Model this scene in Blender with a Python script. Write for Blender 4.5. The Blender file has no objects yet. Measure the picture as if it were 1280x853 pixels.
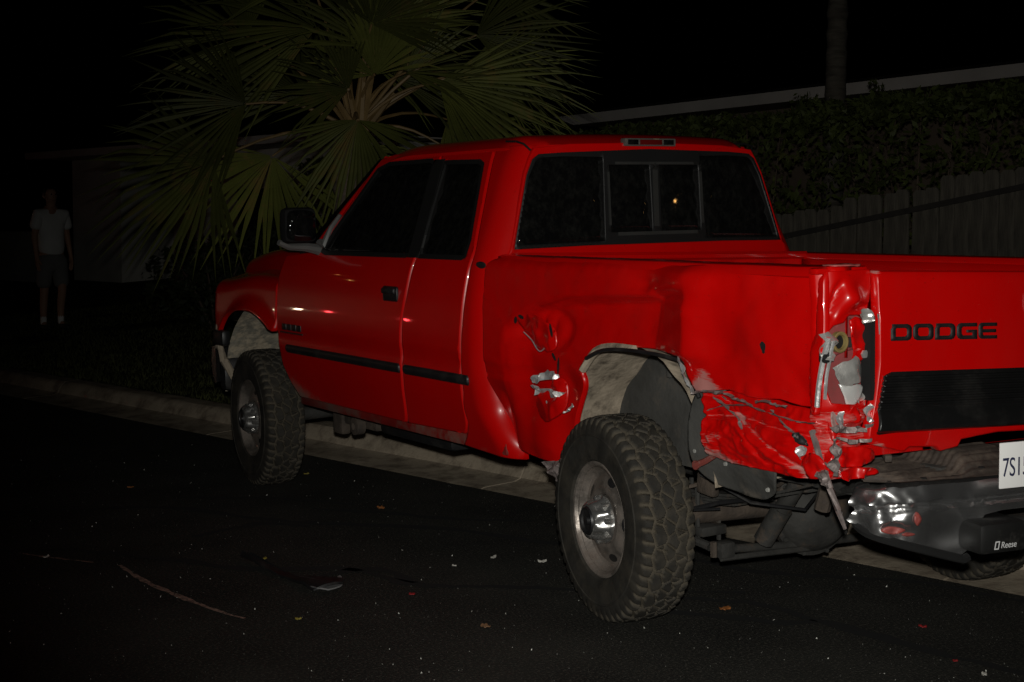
import bpy, bmesh, math, random
import numpy as np
from mathutils import Vector, Matrix, noise
from mathutils.geometry import delaunay_2d_cdt

random.seed(7)
rng = np.random.default_rng(11)
scene = bpy.context.scene
C = scene.collection

# ------------------------------------------------------------------ camera
cam_d = bpy.data.cameras.new('camera')
cam = bpy.data.objects.new('camera', cam_d)
C.objects.link(cam)
scene.camera = cam
YAW, PIT, ROL = 0.5672, -0.0781, 0.005
fw = Vector((math.sin(YAW) * math.cos(PIT), math.cos(YAW) * math.cos(PIT), math.sin(PIT)))
r0 = Vector((math.cos(YAW), -math.sin(YAW), 0))
u0 = r0.cross(fw)
r1 = r0 * math.cos(ROL) + u0 * math.sin(ROL)
u1 = -r0 * math.sin(ROL) + u0 * math.cos(ROL)
CAM = Vector((-4.2672, -3.2545, 1.5365))
M = Matrix((( r1.x, u1.x, -fw.x), (r1.y, u1.y, -fw.y), (r1.z, u1.z, -fw.z))).to_4x4()
M.translation = CAM
cam.matrix_world = M
cam_d.sensor_width = 36
cam_d.sensor_fit = 'HORIZONTAL'
cam_d.lens = 1807.5 / 1280 * 36
cam_d.clip_start = 0.05
cam_d.clip_end = 2000

# ------------------------------------------------------------------ night sky, faint moon, camera flash
world = bpy.data.worlds.new('World')
scene.world = world
world.use_nodes = True
wn = world.node_tree.nodes
bg = wn['Background']
sky = wn.new('ShaderNodeTexSky')
sky.sky_type = 'NISHITA'
sky.sun_disc = False
sky.sun_elevation = math.radians(-9)
sky.sun_rotation = math.radians(200)
world.node_tree.links.new(sky.outputs[0], bg.inputs[0])
bg.inputs[1].default_value = 0.05

sun_d = bpy.data.lights.new('moon', 'SUN')
sun_d.energy = 0.0015
sun_d.angle = math.radians(0.5)
sun_d.color = (1.0, 0.9, 0.8)
sun = bpy.data.objects.new('moon', sun_d)
sun.rotation_euler = (math.radians(50), 0, math.radians(20))
C.objects.link(sun)

# the photographer's flash: the photo's only strong light, on the camera's hot shoe
fl_d = bpy.data.lights.new('camera_flash', 'SPOT')
fl_d.spot_size = math.radians(58)
fl_d.spot_blend = 1.0
fl_d.energy = 700
fl_d.color = (1.0, 0.98, 0.915)
fl_d.shadow_soft_size = 0.03
fl = bpy.data.objects.new('camera_flash', fl_d)
fl.location = CAM + u1 * 0.13 - fw * 0.02
fl.rotation_euler = (fw + r1 * .10 - u1 * .03).to_track_quat('-Z', 'Y').to_euler()
C.objects.link(fl)

scene.view_settings.view_transform = 'Standard'
scene.view_settings.look = 'None'
scene.view_settings.exposure = 0
scene.view_settings.gamma = 1
scene.cycles.max_bounces = 6
scene.cycles.sample_clamp_indirect = 4

# ------------------------------------------------------------------ materials
def mat(name, col, rough=.5, metal=0., var=.18, scale=6., bump=0., bscale=40., dirt=None, dscale=9., dlo=.55, dhi=.7,
        coat=0., stretch=None, spec=.5, drough=.9):
    m = bpy.data.materials.new(name)
    m.use_nodes = True
    nt = m.node_tree; N = nt.nodes; L = nt.links
    b = N['Principled BSDF']
    b.inputs['Roughness'].default_value = rough
    b.inputs['Metallic'].default_value = metal
    b.inputs['Specular IOR Level'].default_value = spec
    b.inputs['Coat Weight'].default_value = coat
    b.inputs['Coat Roughness'].default_value = .025
    tc = N.new('ShaderNodeTexCoord')
    vec = tc.outputs['Object']
    if stretch:
        mp = N.new('ShaderNodeMapping'); mp.inputs['Scale'].default_value = stretch
        L.new(vec, mp.inputs[0]); vec = mp.outputs[0]
    n1 = N.new('ShaderNodeTexNoise'); n1.inputs['Scale'].default_value = scale; n1.inputs['Detail'].default_value = 6
    L.new(vec, n1.inputs['Vector'])
    r = N.new('ShaderNodeValToRGB')
    r.color_ramp.elements[0].position = .3; r.color_ramp.elements[1].position = .7
    r.color_ramp.elements[0].color = tuple(c * (1 - var) for c in col) + (1,)
    r.color_ramp.elements[1].color = tuple(min(1, c * (1 + var)) for c in col) + (1,)
    L.new(n1.outputs['Fac'], r.inputs[0])
    out = r.outputs[0]
    if dirt:
        n2 = N.new('ShaderNodeTexNoise'); n2.inputs['Scale'].default_value = dscale; n2.inputs['Detail'].default_value = 8
        n2.inputs['Roughness'].default_value = .7
        L.new(vec, n2.inputs['Vector'])
        mr = N.new('ShaderNodeMapRange'); mr.inputs[1].default_value = dlo; mr.inputs[2].default_value = dhi
        L.new(n2.outputs['Fac'], mr.inputs[0])
        mx = N.new('ShaderNodeMix'); mx.data_type = 'RGBA'
        L.new(mr.outputs[0], mx.inputs[0]); L.new(out, mx.inputs[6]); mx.inputs[7].default_value = tuple(dirt) + (1,)
        out = mx.outputs[2]
        rm = N.new('ShaderNodeMapRange'); rm.inputs[3].default_value = rough; rm.inputs[4].default_value = drough
        L.new(mr.outputs[0], rm.inputs[0]); L.new(rm.outputs[0], b.inputs['Roughness'])
        if metal:
            rm2 = N.new('ShaderNodeMapRange'); rm2.inputs[3].default_value = metal; rm2.inputs[4].default_value = 0
            L.new(mr.outputs[0], rm2.inputs[0]); L.new(rm2.outputs[0], b.inputs['Metallic'])
    L.new(out, b.inputs['Base Color'])
    if bump:
        n3 = N.new('ShaderNodeTexNoise'); n3.inputs['Scale'].default_value = bscale; n3.inputs['Detail'].default_value = 5
        L.new(vec, n3.inputs['Vector'])
        bp = N.new('ShaderNodeBump'); bp.inputs['Strength'].default_value = bump; bp.inputs['Distance'].default_value = .01
        L.new(n3.outputs['Fac'], bp.inputs['Height']); L.new(bp.outputs[0], b.inputs['Normal'])
    return m

def paint_mat():
    """red automotive paint; vertex attributes 'dust' (road dirt) and 'scrape' (bare / chalky scuffs) say where it is worn"""
    m = mat('red_paint', (.60, .0015, .001), rough=.30, var=.06, scale=2, coat=.9, spec=.35)
    nt = m.node_tree; N = nt.nodes; L = nt.links
    b = N['Principled BSDF']
    base = b.inputs['Base Color'].links[0].from_socket
    tc = N.new('ShaderNodeTexCoord')
    def noise_tex(scale, st=None, detail=7, rough=.65):
        n = N.new('ShaderNodeTexNoise'); n.inputs['Scale'].default_value = scale; n.inputs['Detail'].default_value = detail
        n.inputs['Roughness'].default_value = rough
        v = tc.outputs['Object']
        if st:
            mp = N.new('ShaderNodeMapping'); mp.inputs['Scale'].default_value = st[0]; mp.inputs['Rotation'].default_value = st[1]
            L.new(v, mp.inputs[0]); v = mp.outputs[0]
        L.new(v, n.inputs['Vector'])
        return n.outputs['Fac']
    def attr(nm):
        a = N.new('ShaderNodeAttribute'); a.attribute_name = nm; return a.outputs['Fac']
    def mathn(op, a, bb):
        n = N.new('ShaderNodeMath'); n.operation = op
        for i, x in enumerate((a, bb)):
            if isinstance(x, (int, float)): n.inputs[i].default_value = x
            else: L.new(x, n.inputs[i])
        n.use_clamp = True
        return n.outputs[0]
    def thr(fac, lo, hi):
        mr = N.new('ShaderNodeMapRange'); mr.inputs[1].default_value = lo; mr.inputs[2].default_value = hi
        L.new(fac, mr.inputs[0]); return mr.outputs[0]
    def mix(f, a, col):
        mx = N.new('ShaderNodeMix'); mx.data_type = 'RGBA'
        L.new(f, mx.inputs[0]); L.new(a, mx.inputs[6]); mx.inputs[7].default_value = col + (1,)
        return mx.outputs[2]
    dust_n = noise_tex(14)
    s = N.new('ShaderNodeMath'); s.operation = 'ADD'; L.new(dust_n, s.inputs[0]); L.new(attr('dust'), s.inputs[1])
    d = thr(s.outputs[0], .85, 1.35)
    scr_n = noise_tex(13, ((1.2, 1.5, 18), (.35, 0, 0)), 10, .78)
    s2 = N.new('ShaderNodeMath'); s2.operation = 'ADD'; L.new(scr_n, s2.inputs[0]); L.new(attr('scrape'), s2.inputs[1])
    sc = thr(s2.outputs[0], 1.02, 1.16)
    # sparse specks of road grit on the whole body
    sp = thr(noise_tex(260, None, 2, .5), .74, .80)
    sp = mathn('MULTIPLY', sp, .35)
    film = mathn('MULTIPLY', thr(noise_tex(3.2, ((1, 1, .45), (0, 0, 0)), 10, .72), .46, .80), .05)
    c = mix(film, base, (.17, .10, .08))
    c = mix(sp, c, (.30, .20, .15))
    c = mix(mathn('MULTIPLY', d, .85), c, (.20, .155, .12))
    c = mix(mathn('MULTIPLY', sc, .62), c, (.40, .30, .27))
    L.new(c, b.inputs['Base Color'])
    rr = mathn('MAXIMUM', d, mathn('MULTIPLY', sc, .5))
    mr = N.new('ShaderNodeMapRange'); mr.inputs[3].default_value = .30; mr.inputs[4].default_value = .85
    L.new(rr, mr.inputs[0]); L.new(mr.outputs[0], b.inputs['Roughness'])
    cw = N.new('ShaderNodeMapRange'); cw.inputs[3].default_value = .9; cw.inputs[4].default_value = 0
    L.new(rr, cw.inputs[0]); L.new(cw.outputs[0], b.inputs['Coat Weight'])
    # faint orange peel
    n = noise_tex(180, None, 2, .5)
    bp = N.new('ShaderNodeBump'); bp.inputs['Strength'].default_value = .03; bp.inputs['Distance'].default_value = .002
    L.new(n, bp.inputs['Height']); L.new(bp.outputs[0], b.inputs['Normal'])
    return m

RED = paint_mat()
CHROME = mat('scuffed_chrome', (.60, .60, .60), rough=.27, metal=.95, var=.3, scale=5, bump=.12, bscale=11)
REFL = mat('broken_reflector_silver', (.60, .59, .56), rough=.25, metal=.6, var=.3, scale=22, bump=.3, bscale=40)
TORN = mat('torn_bare_steel', (.86, .85, .83), rough=.36, metal=.68, var=.35, scale=16, bump=.45, bscale=30)
DULL = mat('scraped_grey_steel', (.24, .20, .19), rough=.55, metal=.35, var=.35, scale=22, dirt=(.12, .05, .04), dscale=20, bump=.4, bscale=50)
PRIMER = mat('dusty_pink_primer', (.34, .07, .07), rough=.65, var=.2, scale=8, dirt=(.22, .06, .055), dscale=12)
BLACKP = mat('black_plastic', (.014, .014, .015), rough=.42, var=.2, scale=12, dirt=(.05, .045, .04), dscale=8, dlo=.5, dhi=.85, bump=.05, bscale=160)
TRIM = mat('ribbed_black_trim', (.008, .008, .008), rough=.34, var=.2, scale=5, dirt=(.022, .020, .017), dscale=5, dlo=.5, dhi=.9)
BLACK = mat('black_void', (.004, .004, .004), rough=.9, var=.1)
RUBBER = mat('tire_rubber', (.032, .030, .026), rough=.82, var=.3, scale=16, dirt=(.075, .064, .048), dscale=9, dlo=.46, dhi=.85, bump=.12, bscale=90, spec=.2)
LINER = mat('dusty_wheelhouse', (.40, .335, .255), rough=.92, var=.25, scale=7, dirt=(.075, .060, .046), dscale=10, dlo=.50, dhi=.72, bump=.6, bscale=34, spec=.15)
LINER_D = mat('dark_undercoat', (.072, .071, .066), rough=.88, var=.25, scale=5, dirt=(.15, .125, .10), dscale=6, dlo=.55, dhi=.8, bump=.4, bscale=30, spec=.2)
CHASSIS = mat('grimy_chassis', (.042, .041, .038), rough=.75, var=.35, scale=8, dirt=(.12, .082, .055), dscale=7, dlo=.52, dhi=.75, bump=.4, bscale=40, spec=.3)
RUST = mat('rusty_iron', (.072, .055, .042), rough=.85, var=.4, scale=14, dirt=(.05, .04, .035), dscale=10, bump=.5, bscale=50)
STEELW = mat('dusty_steel_wheel', (.36, .32, .285), rough=.36, metal=.8, var=.2, scale=7, dirt=(.11, .08, .062), dscale=8, dlo=.42, dhi=.72, bump=.1, bscale=60)
CAPM = mat('wheel_hub_chrome', (.46, .455, .44), rough=.26, metal=.85, var=.12, scale=18, dirt=(.16, .12, .09), dscale=24, dlo=.55, dhi=.75)
BUMPTOP = mat('dirty_step_pad', (.055, .042, .034), rough=.7, var=.3, scale=12, dirt=(.13, .10, .075), dscale=12, dlo=.48, dhi=.75, bump=.3, bscale=60)
BRASS = mat('brass_socket', (.55, .42, .16), rough=.4, metal=.6, var=.15)
WHITE = mat('reflective_white_plate', (.98, .98, .96), rough=.5, var=.01)
NAVY = mat('plate_ink', (.03, .035, .09), rough=.5, var=.05)
LOGOW = mat('white_print', (.75, .75, .75), rough=.5, var=.05)
SEATM = mat('dark_seat_cloth', (.03, .03, .033), rough=.95, var=.2, scale=30)
REDLENS = mat('dark_red_lens', (.12, .006, .005), rough=.2, var=.2, coat=.5)
AMBER = mat('amber_lens', (.5, .13, .02), rough=.25, var=.1)

def glass_mat():
    m = bpy.data.materials.new('tinted_glass'); m.use_nodes = True
    nt = m.node_tree; N = nt.nodes; L = nt.links
    b = N['Principled BSDF']
    b.inputs['Base Color'].default_value = (.006, .0065, .006, 1)
    b.inputs['Roughness'].default_value = .04
    b.inputs['Alpha'].default_value = .975
    tc = N.new('ShaderNodeTexCoord')
    mp = N.new('ShaderNodeMapping'); mp.inputs['Scale'].default_value = (9, 9, 7)
    L.new(tc.outputs['Object'], mp.inputs[0])
    n = N.new('ShaderNodeTexNoise'); n.inputs['Scale'].default_value = 3; n.inputs['Detail'].default_value = 12; n.inputs['Roughness'].default_value = .8
    L.new(mp.outputs[0], n.inputs['Vector'])
    r = N.new('ShaderNodeValToRGB')
    r.color_ramp.elements[0].position = .45; r.color_ramp.elements[0].color = (.004, .004, .004, 1)
    r.color_ramp.elements[1].position = .75; r.color_ramp.elements[1].color = (.018, .018, .016, 1)
    L.new(n.outputs['Fac'], r.inputs[0]); L.new(r.outputs[0], b.inputs['Base Color'])
    mr = N.new('ShaderNodeMapRange'); mr.inputs[3].default_value = .008; mr.inputs[4].default_value = .03
    L.new(n.outputs['Fac'], mr.inputs[0]); L.new(mr.outputs[0], b.inputs['Roughness'])
    return m
GLASS = glass_mat()

# ------------------------------------------------------------------ object helpers
def tag(o, label=None, cat=None, group=None, kind=None):
    if label: o['label'] = label
    if cat: o['category'] = cat
    if group: o['group'] = group
    if kind: o['kind'] = kind
    return o

def empty(name, loc=(0, 0, 0), rz=0, **k):
    o = bpy.data.objects.new(name, None); C.objects.link(o)
    o.location = loc; o.rotation_euler = (0, 0, rz); o.empty_display_size = .2
    return tag(o, **k)

class MB:
    """collects shapes into one mesh"""
    def __init__(s): s.v = []; s.f = []
    def add(s, vs, fs):
        n = len(s.v); s.v += [tuple(map(float, v)) for v in vs]; s.f += [tuple(i + n for i in f) for f in fs]; return s
    def box(s, lo, hi, rot=None, at=None, bev=0):
        x0, y0, z0 = lo; x1, y1, z1 = hi
        if bev <= 0:
            vs = [(x0, y0, z0), (x1, y0, z0), (x1, y1, z0), (x0, y1, z0), (x0, y0, z1), (x1, y0, z1), (x1, y1, z1), (x0, y1, z1)]
            fs = [(0, 3, 2, 1), (4, 5, 6, 7), (0, 1, 5, 4), (1, 2, 6, 5), (2, 3, 7, 6), (3, 0, 4, 7)]
        else:
            bm = bmesh.new(); bmesh.ops.create_cube(bm, size=1)
            for v in bm.verts: v.co = Vector(((x0 + x1) / 2 + v.co.x * (x1 - x0), (y0 + y1) / 2 + v.co.y * (y1 - y0), (z0 + z1) / 2 + v.co.z * (z1 - z0)))
            bmesh.ops.bevel(bm, geom=bm.edges[:], offset=bev, segments=2, affect='EDGES', profile=.5)
            bm.verts.index_update()
            vs = [tuple(v.co) for v in bm.verts]; fs = [tuple(v.index for v in f.verts) for f in bm.faces]; bm.free()
        if rot is not None: vs = [tuple(rot @ Vector(v)) for v in vs]
        if at is not None: vs = [tuple(Vector(v) + Vector(at)) for v in vs]
        return s.add(vs, fs)
    def tube(s, pts, rad, n=8, caps=True):
        pts = [Vector(p) for p in pts]
        rad = rad if hasattr(rad, '__len__') else [rad] * len(pts)
        vs = []; up = Vector((.13, .31, .94)).normalized()
        for i, p in enumerate(pts):
            t = (pts[min(i + 1, len(pts) - 1)] - pts[max(i - 1, 0)]).normalized()
            a = t.cross(up)
            if a.length < 1e-3: a = t.cross(Vector((1, 0, 0)))
            a.normalize(); b = t.cross(a)
            for k in range(n):
                an = 2 * math.pi * k / n
                vs.append(p + (a * math.cos(an) + b * math.sin(an)) * rad[i])
        fs = []
        for i in range(len(pts) - 1):
            for k in range(n):
                fs.append((i * n + k, i * n + (k + 1) % n, (i + 1) * n + (k + 1) % n, (i + 1) * n + k))
        if caps:
            fs.append(tuple(range(n - 1, -1, -1))); m = (len(pts) - 1) * n; fs.append(tuple(m + k for k in range(n)))
        return s.add(vs, fs)
    def lathe(s, prof, c, axis='x', n=32, close=False, sx=1):
        """prof: list of (axial, radius)"""
        vs = []
        for a, r in prof:
            for k in range(n):
                t = 2 * math.pi * k / n
                p = (a * sx, r * math.cos(t), r * math.sin(t)) if axis == 'x' else ((r * math.cos(t), a * sx, r * math.sin(t)) if axis == 'y' else (r * math.cos(t), r * math.sin(t), a * sx))
                vs.append((p[0] + c[0], p[1] + c[1], p[2] + c[2]))
        fs = []
        for i in range(len(prof) - 1):
            for k in range(n):
                fs.append((i * n + k, i * n + (k + 1) % n, (i + 1) * n + (k + 1) % n, (i + 1) * n + k))
        return s.add(vs, fs)
    def split(s, name, m, parent=None, **k):
        """one object for every loose piece"""
        par = list(range(len(s.v)))
        def fi(i):
            while par[i] != i: par[i] = par[par[i]]; i = par[i]
            return i
        for f in s.f:
            for i in f[1:]: par[fi(i)] = fi(f[0])
        g = {}
        for f in s.f: g.setdefault(fi(f[0]), []).append(f)
        out = []
        for fl in g.values():
            ids = sorted({i for f in fl for i in f}); mp = {v: j for j, v in enumerate(ids)}; q = MB()
            q.v = [s.v[i] for i in ids]; q.f = [tuple(mp[i] for i in f) for f in fl]; out.append(q.build(name, m, parent, **k))
        return out
    def build(s, name, m, parent=None, smooth=True, ang=40):
        me = bpy.data.meshes.new(name); me.from_pydata(s.v, [], s.f); me.update()
        me.materials.append(m)
        o = bpy.data.objects.new(name, me); C.objects.link(o)
        bm = bmesh.new(); bm.from_mesh(me); bmesh.ops.recalc_face_normals(bm, faces=bm.faces); bm.to_mesh(me); bm.free()
        if smooth:
            me.polygons.foreach_set('use_smooth', [True] * len(me.polygons)); me.set_sharp_from_angle(angle=math.radians(ang))
        if parent: o.parent = parent
        return o

def cr(P, n=6, closed=False):
    P = np.array(P, float); m = len(P); out = []
    rngi = range(m if closed else m - 1)
    for i in rngi:
        g = (lambda k: P[k % m]) if closed else (lambda k: P[min(max(k, 0), m - 1)])
        a, b, c, d = g(i - 1), g(i), g(i + 1), g(i + 2)
        for k in range(n):
            t = k / n
            out.append(.5 * ((2 * b) + (-a + c) * t + (2 * a - 5 * b + 4 * c - d) * t * t + (-a + 3 * b - 3 * c + d) * t ** 3))
    if not closed: out.append(P[-1])
    return [tuple(p) for p in out]

def dens(poly, h):
    out = []
    m = len(poly)
    for i in range(m):
        a = np.array(poly[i], float); b = np.array(poly[(i + 1) % m], float)
        n = max(1, int(round(np.linalg.norm(b - a) / h)))
        for k in range(n): out.append(a + (b - a) * k / n)
    out = [p for i, p in enumerate(out) if np.linalg.norm(p - out[i - 1]) > 1e-5]
    return np.array(out)

def inside(P, poly):
    x, y = P[:, 0], P[:, 1]; r = np.zeros(len(P), bool); n = len(poly)
    x0, y0 = poly[:, 0], poly[:, 1]; x1, y1 = np.roll(x0, -1), np.roll(y0, -1)
    for i in range(n):
        c = ((y0[i] > y) != (y1[i] > y))
        if y1[i] != y0[i]:
            r ^= c & (x < (x1[i] - x0[i]) * (y - y0[i]) / (y1[i] - y0[i]) + x0[i])
    return r

def dist_to(P, poly):
    d = np.full(len(P), 1e9); n = len(poly)
    for i in range(n):
        a = poly[i]; e = poly[(i + 1) % n] - a; L = (e @ e) + 1e-12
        t = np.clip(((P - a) @ e) / L, 0, 1)
        q = P - (a + t[:, None] * e)
        d = np.minimum(d, np.hypot(q[:, 0], q[:, 1]))
    return d

def panel(name, outline, fmap, h, m, parent=None, depth=.02, inward=(1, 0, 0), holes=(), inset=.006, attrs=None, rim_fn=None, sharp=None, jit=.0):
    """sheet-metal panel: outline (u,v) triangulated on a grid, mapped by fmap to 3D, with a rolled edge folded inward"""
    loops = [dens(outline, h * .9)] + [dens(q, h * .9) for q in holes]
    def area(p): return .5 * np.sum(p[:, 0] * np.roll(p[:, 1], -1) - np.roll(p[:, 0], -1) * p[:, 1])
    loops[0] = loops[0] if area(loops[0]) > 0 else loops[0][::-1]
    for i in range(1, len(loops)): loops[i] = loops[i] if area(loops[i]) < 0 else loops[i][::-1]
    lo = loops[0].min(0); hi = loops[0].max(0)
    nx = int((hi[0] - lo[0]) / h) + 2; ny = int((hi[1] - lo[1]) / (h * .866)) + 2
    gx, gy = np.meshgrid(np.arange(nx), np.arange(ny))
    G = np.stack([lo[0] + (gx + .5 * (gy % 2)) * h, lo[1] + gy * h * .866], -1).reshape(-1, 2)
    if jit: G = G + rng.uniform(-jit * h, jit * h, G.shape)
    def ok(P, dmin):
        k = inside(P, loops[0])
        for q in loops[1:]: k &= ~inside(P, q)
        for q in loops: k &= dist_to(P, q) > dmin
        return k
    G = G[ok(G, max(h * .6, inset * 1.6))]
    rings = []
    if inset > 0:
        for q in loops:
            t = np.roll(q, -1, 0) - np.roll(q, 1, 0); t /= (np.linalg.norm(t, axis=1)[:, None] + 1e-9)
            rings.append(q + np.stack([-t[:, 1], t[:, 0]], 1) * inset)
        Rg = np.concatenate(rings); Rg = Rg[ok(Rg, inset * .8)]
    else: Rg = np.zeros((0, 2))
    pts = np.concatenate(loops + [Rg, G])
    edges = []; o = 0
    for q in loops:
        n = len(q); edges += [(o + i, o + (i + 1) % n) for i in range(n)]; o += n
    vs, es, fs, *_ = delaunay_2d_cdt([Vector(p) for p in pts], edges, [], 0, 1e-6)
    P = np.array([(v.x, v.y) for v in vs])
    F = np.array([f[:] for f in fs if len(f) == 3])
    cen = P[F].mean(1)
    k = inside(cen, loops[0])
    for q in loops[1:]: k &= ~inside(cen, q)
    F = F[k]
    X = np.stack(np.broadcast_arrays(*fmap(P[:, 0], P[:, 1])), 1)
    nv = len(X)
    cnt = {}
    for t in F:
        for a, b in ((t[0], t[1]), (t[1], t[2]), (t[2], t[0])):
            kk = (min(a, b), max(a, b)); cnt.setdefault(kk, []).append((a, b))
    bnd = [e[0] for e in cnt.values() if len(e) == 1]
    bi = sorted({i for e in bnd for i in e}); idx = {v: nv + j for j, v in enumerate(bi)}
    inw = np.array(inward, float)
    if rim_fn is not None: R_ = np.array([X[i] + np.array(rim_fn(X[i])) * depth for i in bi]).reshape(-1, 3)
    else: R_ = np.array([X[i] + inw * depth for i in bi]).reshape(-1, 3)
    faces = [tuple(int(i) for i in t) for t in F]
    faces += [(int(b), int(a), idx[a], idx[b]) for a, b in bnd] if depth else []
    allv = np.concatenate([X, R_]) if depth else X
    me = bpy.data.meshes.new(name); me.from_pydata(allv.tolist(), [], faces); me.update()
    used = np.zeros(len(allv), bool)
    for f in faces:
        for i in f: used[i] = True
    if attrs:
        for nm, fn in attrs.items():
            a = me.attributes.new(nm, 'FLOAT', 'POINT')
            vals = np.zeros(len(allv), np.float32); vals[:nv] = fn(P[:, 0], P[:, 1])
            if depth:
                for v, j in idx.items(): vals[j] = vals[v]
            a.data.foreach_set('value', vals)
    me.materials.append(m)
    if not used.all():
        bm = bmesh.new(); bm.from_mesh(me); bmesh.ops.delete(bm, geom=[v for v in bm.verts if not v.link_faces], context='VERTS'); bm.to_mesh(me); bm.free()
    me.polygons.foreach_set('use_smooth', [True] * len(me.polygons))
    if sharp: me.set_sharp_from_angle(angle=math.radians(sharp))
    ob = bpy.data.objects.new(name, me); C.objects.link(ob)
    if parent: ob.parent = parent
    return ob

def sstep(a, b, x):
    t = np.clip((x - a) / (b - a), 0, 1); return t * t * (3 - 2 * t)
def gauss(u, c, s): return np.exp(-((u - c) / s) ** 2)
def fbm(u, v, sc, seed=0, oct=3):
    """vectorised smooth noise in about -1..1"""
    out = 0; amp = 1; r = np.random.default_rng(seed)
    tab = r.uniform(-1, 1, (64, 64))
    for o in range(oct):
        x = u * sc * 2 ** o + 13.7 * o; y = v * sc * 2 ** o + 7.3 * o
        xi = np.floor(x).astype(int); yi = np.floor(y).astype(int); fx = x - xi; fy = y - yi
        fx = fx * fx * (3 - 2 * fx); fy = fy * fy * (3 - 2 * fy)
        g = lambda i, j: tab[(xi + i) % 64, (yi + j) % 64]
        out = out + amp * ((g(0, 0) * (1 - fx) + g(1, 0) * fx) * (1 - fy) + (g(0, 1) * (1 - fx) + g(1, 1) * fx) * fy)
        amp *= .5
    return out
def ridge(u, v, sc, seed=0, oct=2): return 1 - 2 * np.abs(fbm(u, v, sc, seed, oct))

# ================================================================== SETTING
# street frame: a runs along the kerb away from the camera, d goes from the asphalt edge towards the houses
O2 = Vector((.9, 0)); TD = Vector((-.1961, .9806)); ND = Vector((.9806, .1961))
def W(a, d, z=0.): return (O2.x + TD.x * a + ND.x * d, O2.y + TD.y * a + ND.y * d, z)
ANG = math.atan2(TD.y, TD.x)

ASPH = mat('asphalt', (.019, .0185, .0155), rough=.85, var=.6, scale=1.7, dirt=(.130, .120, .096), dscale=85, dlo=.50, dhi=.74, bump=1., bscale=120, spec=.3)
CRACKM = mat('crack_filler', (.004, .004, .004), rough=.9, var=.1)
CONC = mat('kerb_concrete', (.42, .352, .265), rough=.9, var=.2, scale=3, dirt=(.15, .115, .085), dscale=5, dlo=.46, dhi=.68, bump=.4, bscale=60, spec=.2)
SOIL = mat('dry_lawn_soil', (.050, .050, .024), rough=.95, var=.4, scale=2.2, bump=.8, bscale=50, spec=.1)
GRASSM = mat('grass_blades', (.055, .060, .020), rough=.8, var=.5, scale=4, spec=.2)

def sheet(name, aa, dd, zf, m):
    mb = MB(); vs = [W(a, d, zf(a, d)) for a in aa for d in dd]; n = len(dd)
    mb.add(vs, [(i * n + j, i * n + j + 1, (i + 1) * n + j + 1, (i + 1) * n + j) for i in range(len(aa) - 1) for j in range(n - 1)])
    return tag(mb.build(name, m), kind='structure')
AA = [-60, -20, -10, -6, -4, -2, 0, 1, 2, 3, 4, 5, 6, 7, 8, 10, 12, 14, 16, 20, 25, 30, 40, 60, 120, 300]
road = sheet('road', [-300] + AA, [-300, -80, -30, -14, -10, -8, -6, -5, -4, -3, -2, -1, 0.004], lambda a, d: 0, ASPH)
def lawn_z(a, d):
    z = .128 + .06 * max(0, min(d, 12) - .56)
    z += .15 * max(0, 8.5 - max(a, -4)) * max(0, min(1, (d - 2) / 4)) * .22
    return z
lawn = sheet('lawn', AA, [.56, .8, 1.2, 1.8, 2.5, 3.5, 4.5, 5.5, 6.5, 8, 10, 14, 30, 80, 300], lawn_z, SOIL)
# rolled kerb and gutter: one profile swept along the street, with cast joints
prof = [(-.01, -.02), (.0, -.002), (.04, .005), (.28, .014), (.33, .03), (.37, .10), (.40, .125), (.43, .13), (.55, .132), (.56, .06)]
kerb_a = []
a = -20.
while a < 60: kerb_a += [(a + 2.99 * k / 12, 0) for k in range(13)] + [(a + 2.995, -1), (a + 3.0, -1)]; a += 3.005
mb = MB()
vs = []
for a, g in kerb_a:
    for d, z in prof: vs.append(W(a, d, z + (-.008 if g else 0) + .004 * noise.noise(Vector((a * 1.3, d * 4, 0))) + .003 * noise.noise(Vector((a * 5, d * 9, 4)))))
n = len(prof)
mb.add(vs, [(i * n + j, i * n + j + 1, (i + 1) * n + j + 1, (i + 1) * n + j) for i in range(len(kerb_a) - 1) for j in range(n - 1)])
kerb = tag(mb.build('kerb', CONC, ang=30), kind='structure')

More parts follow.
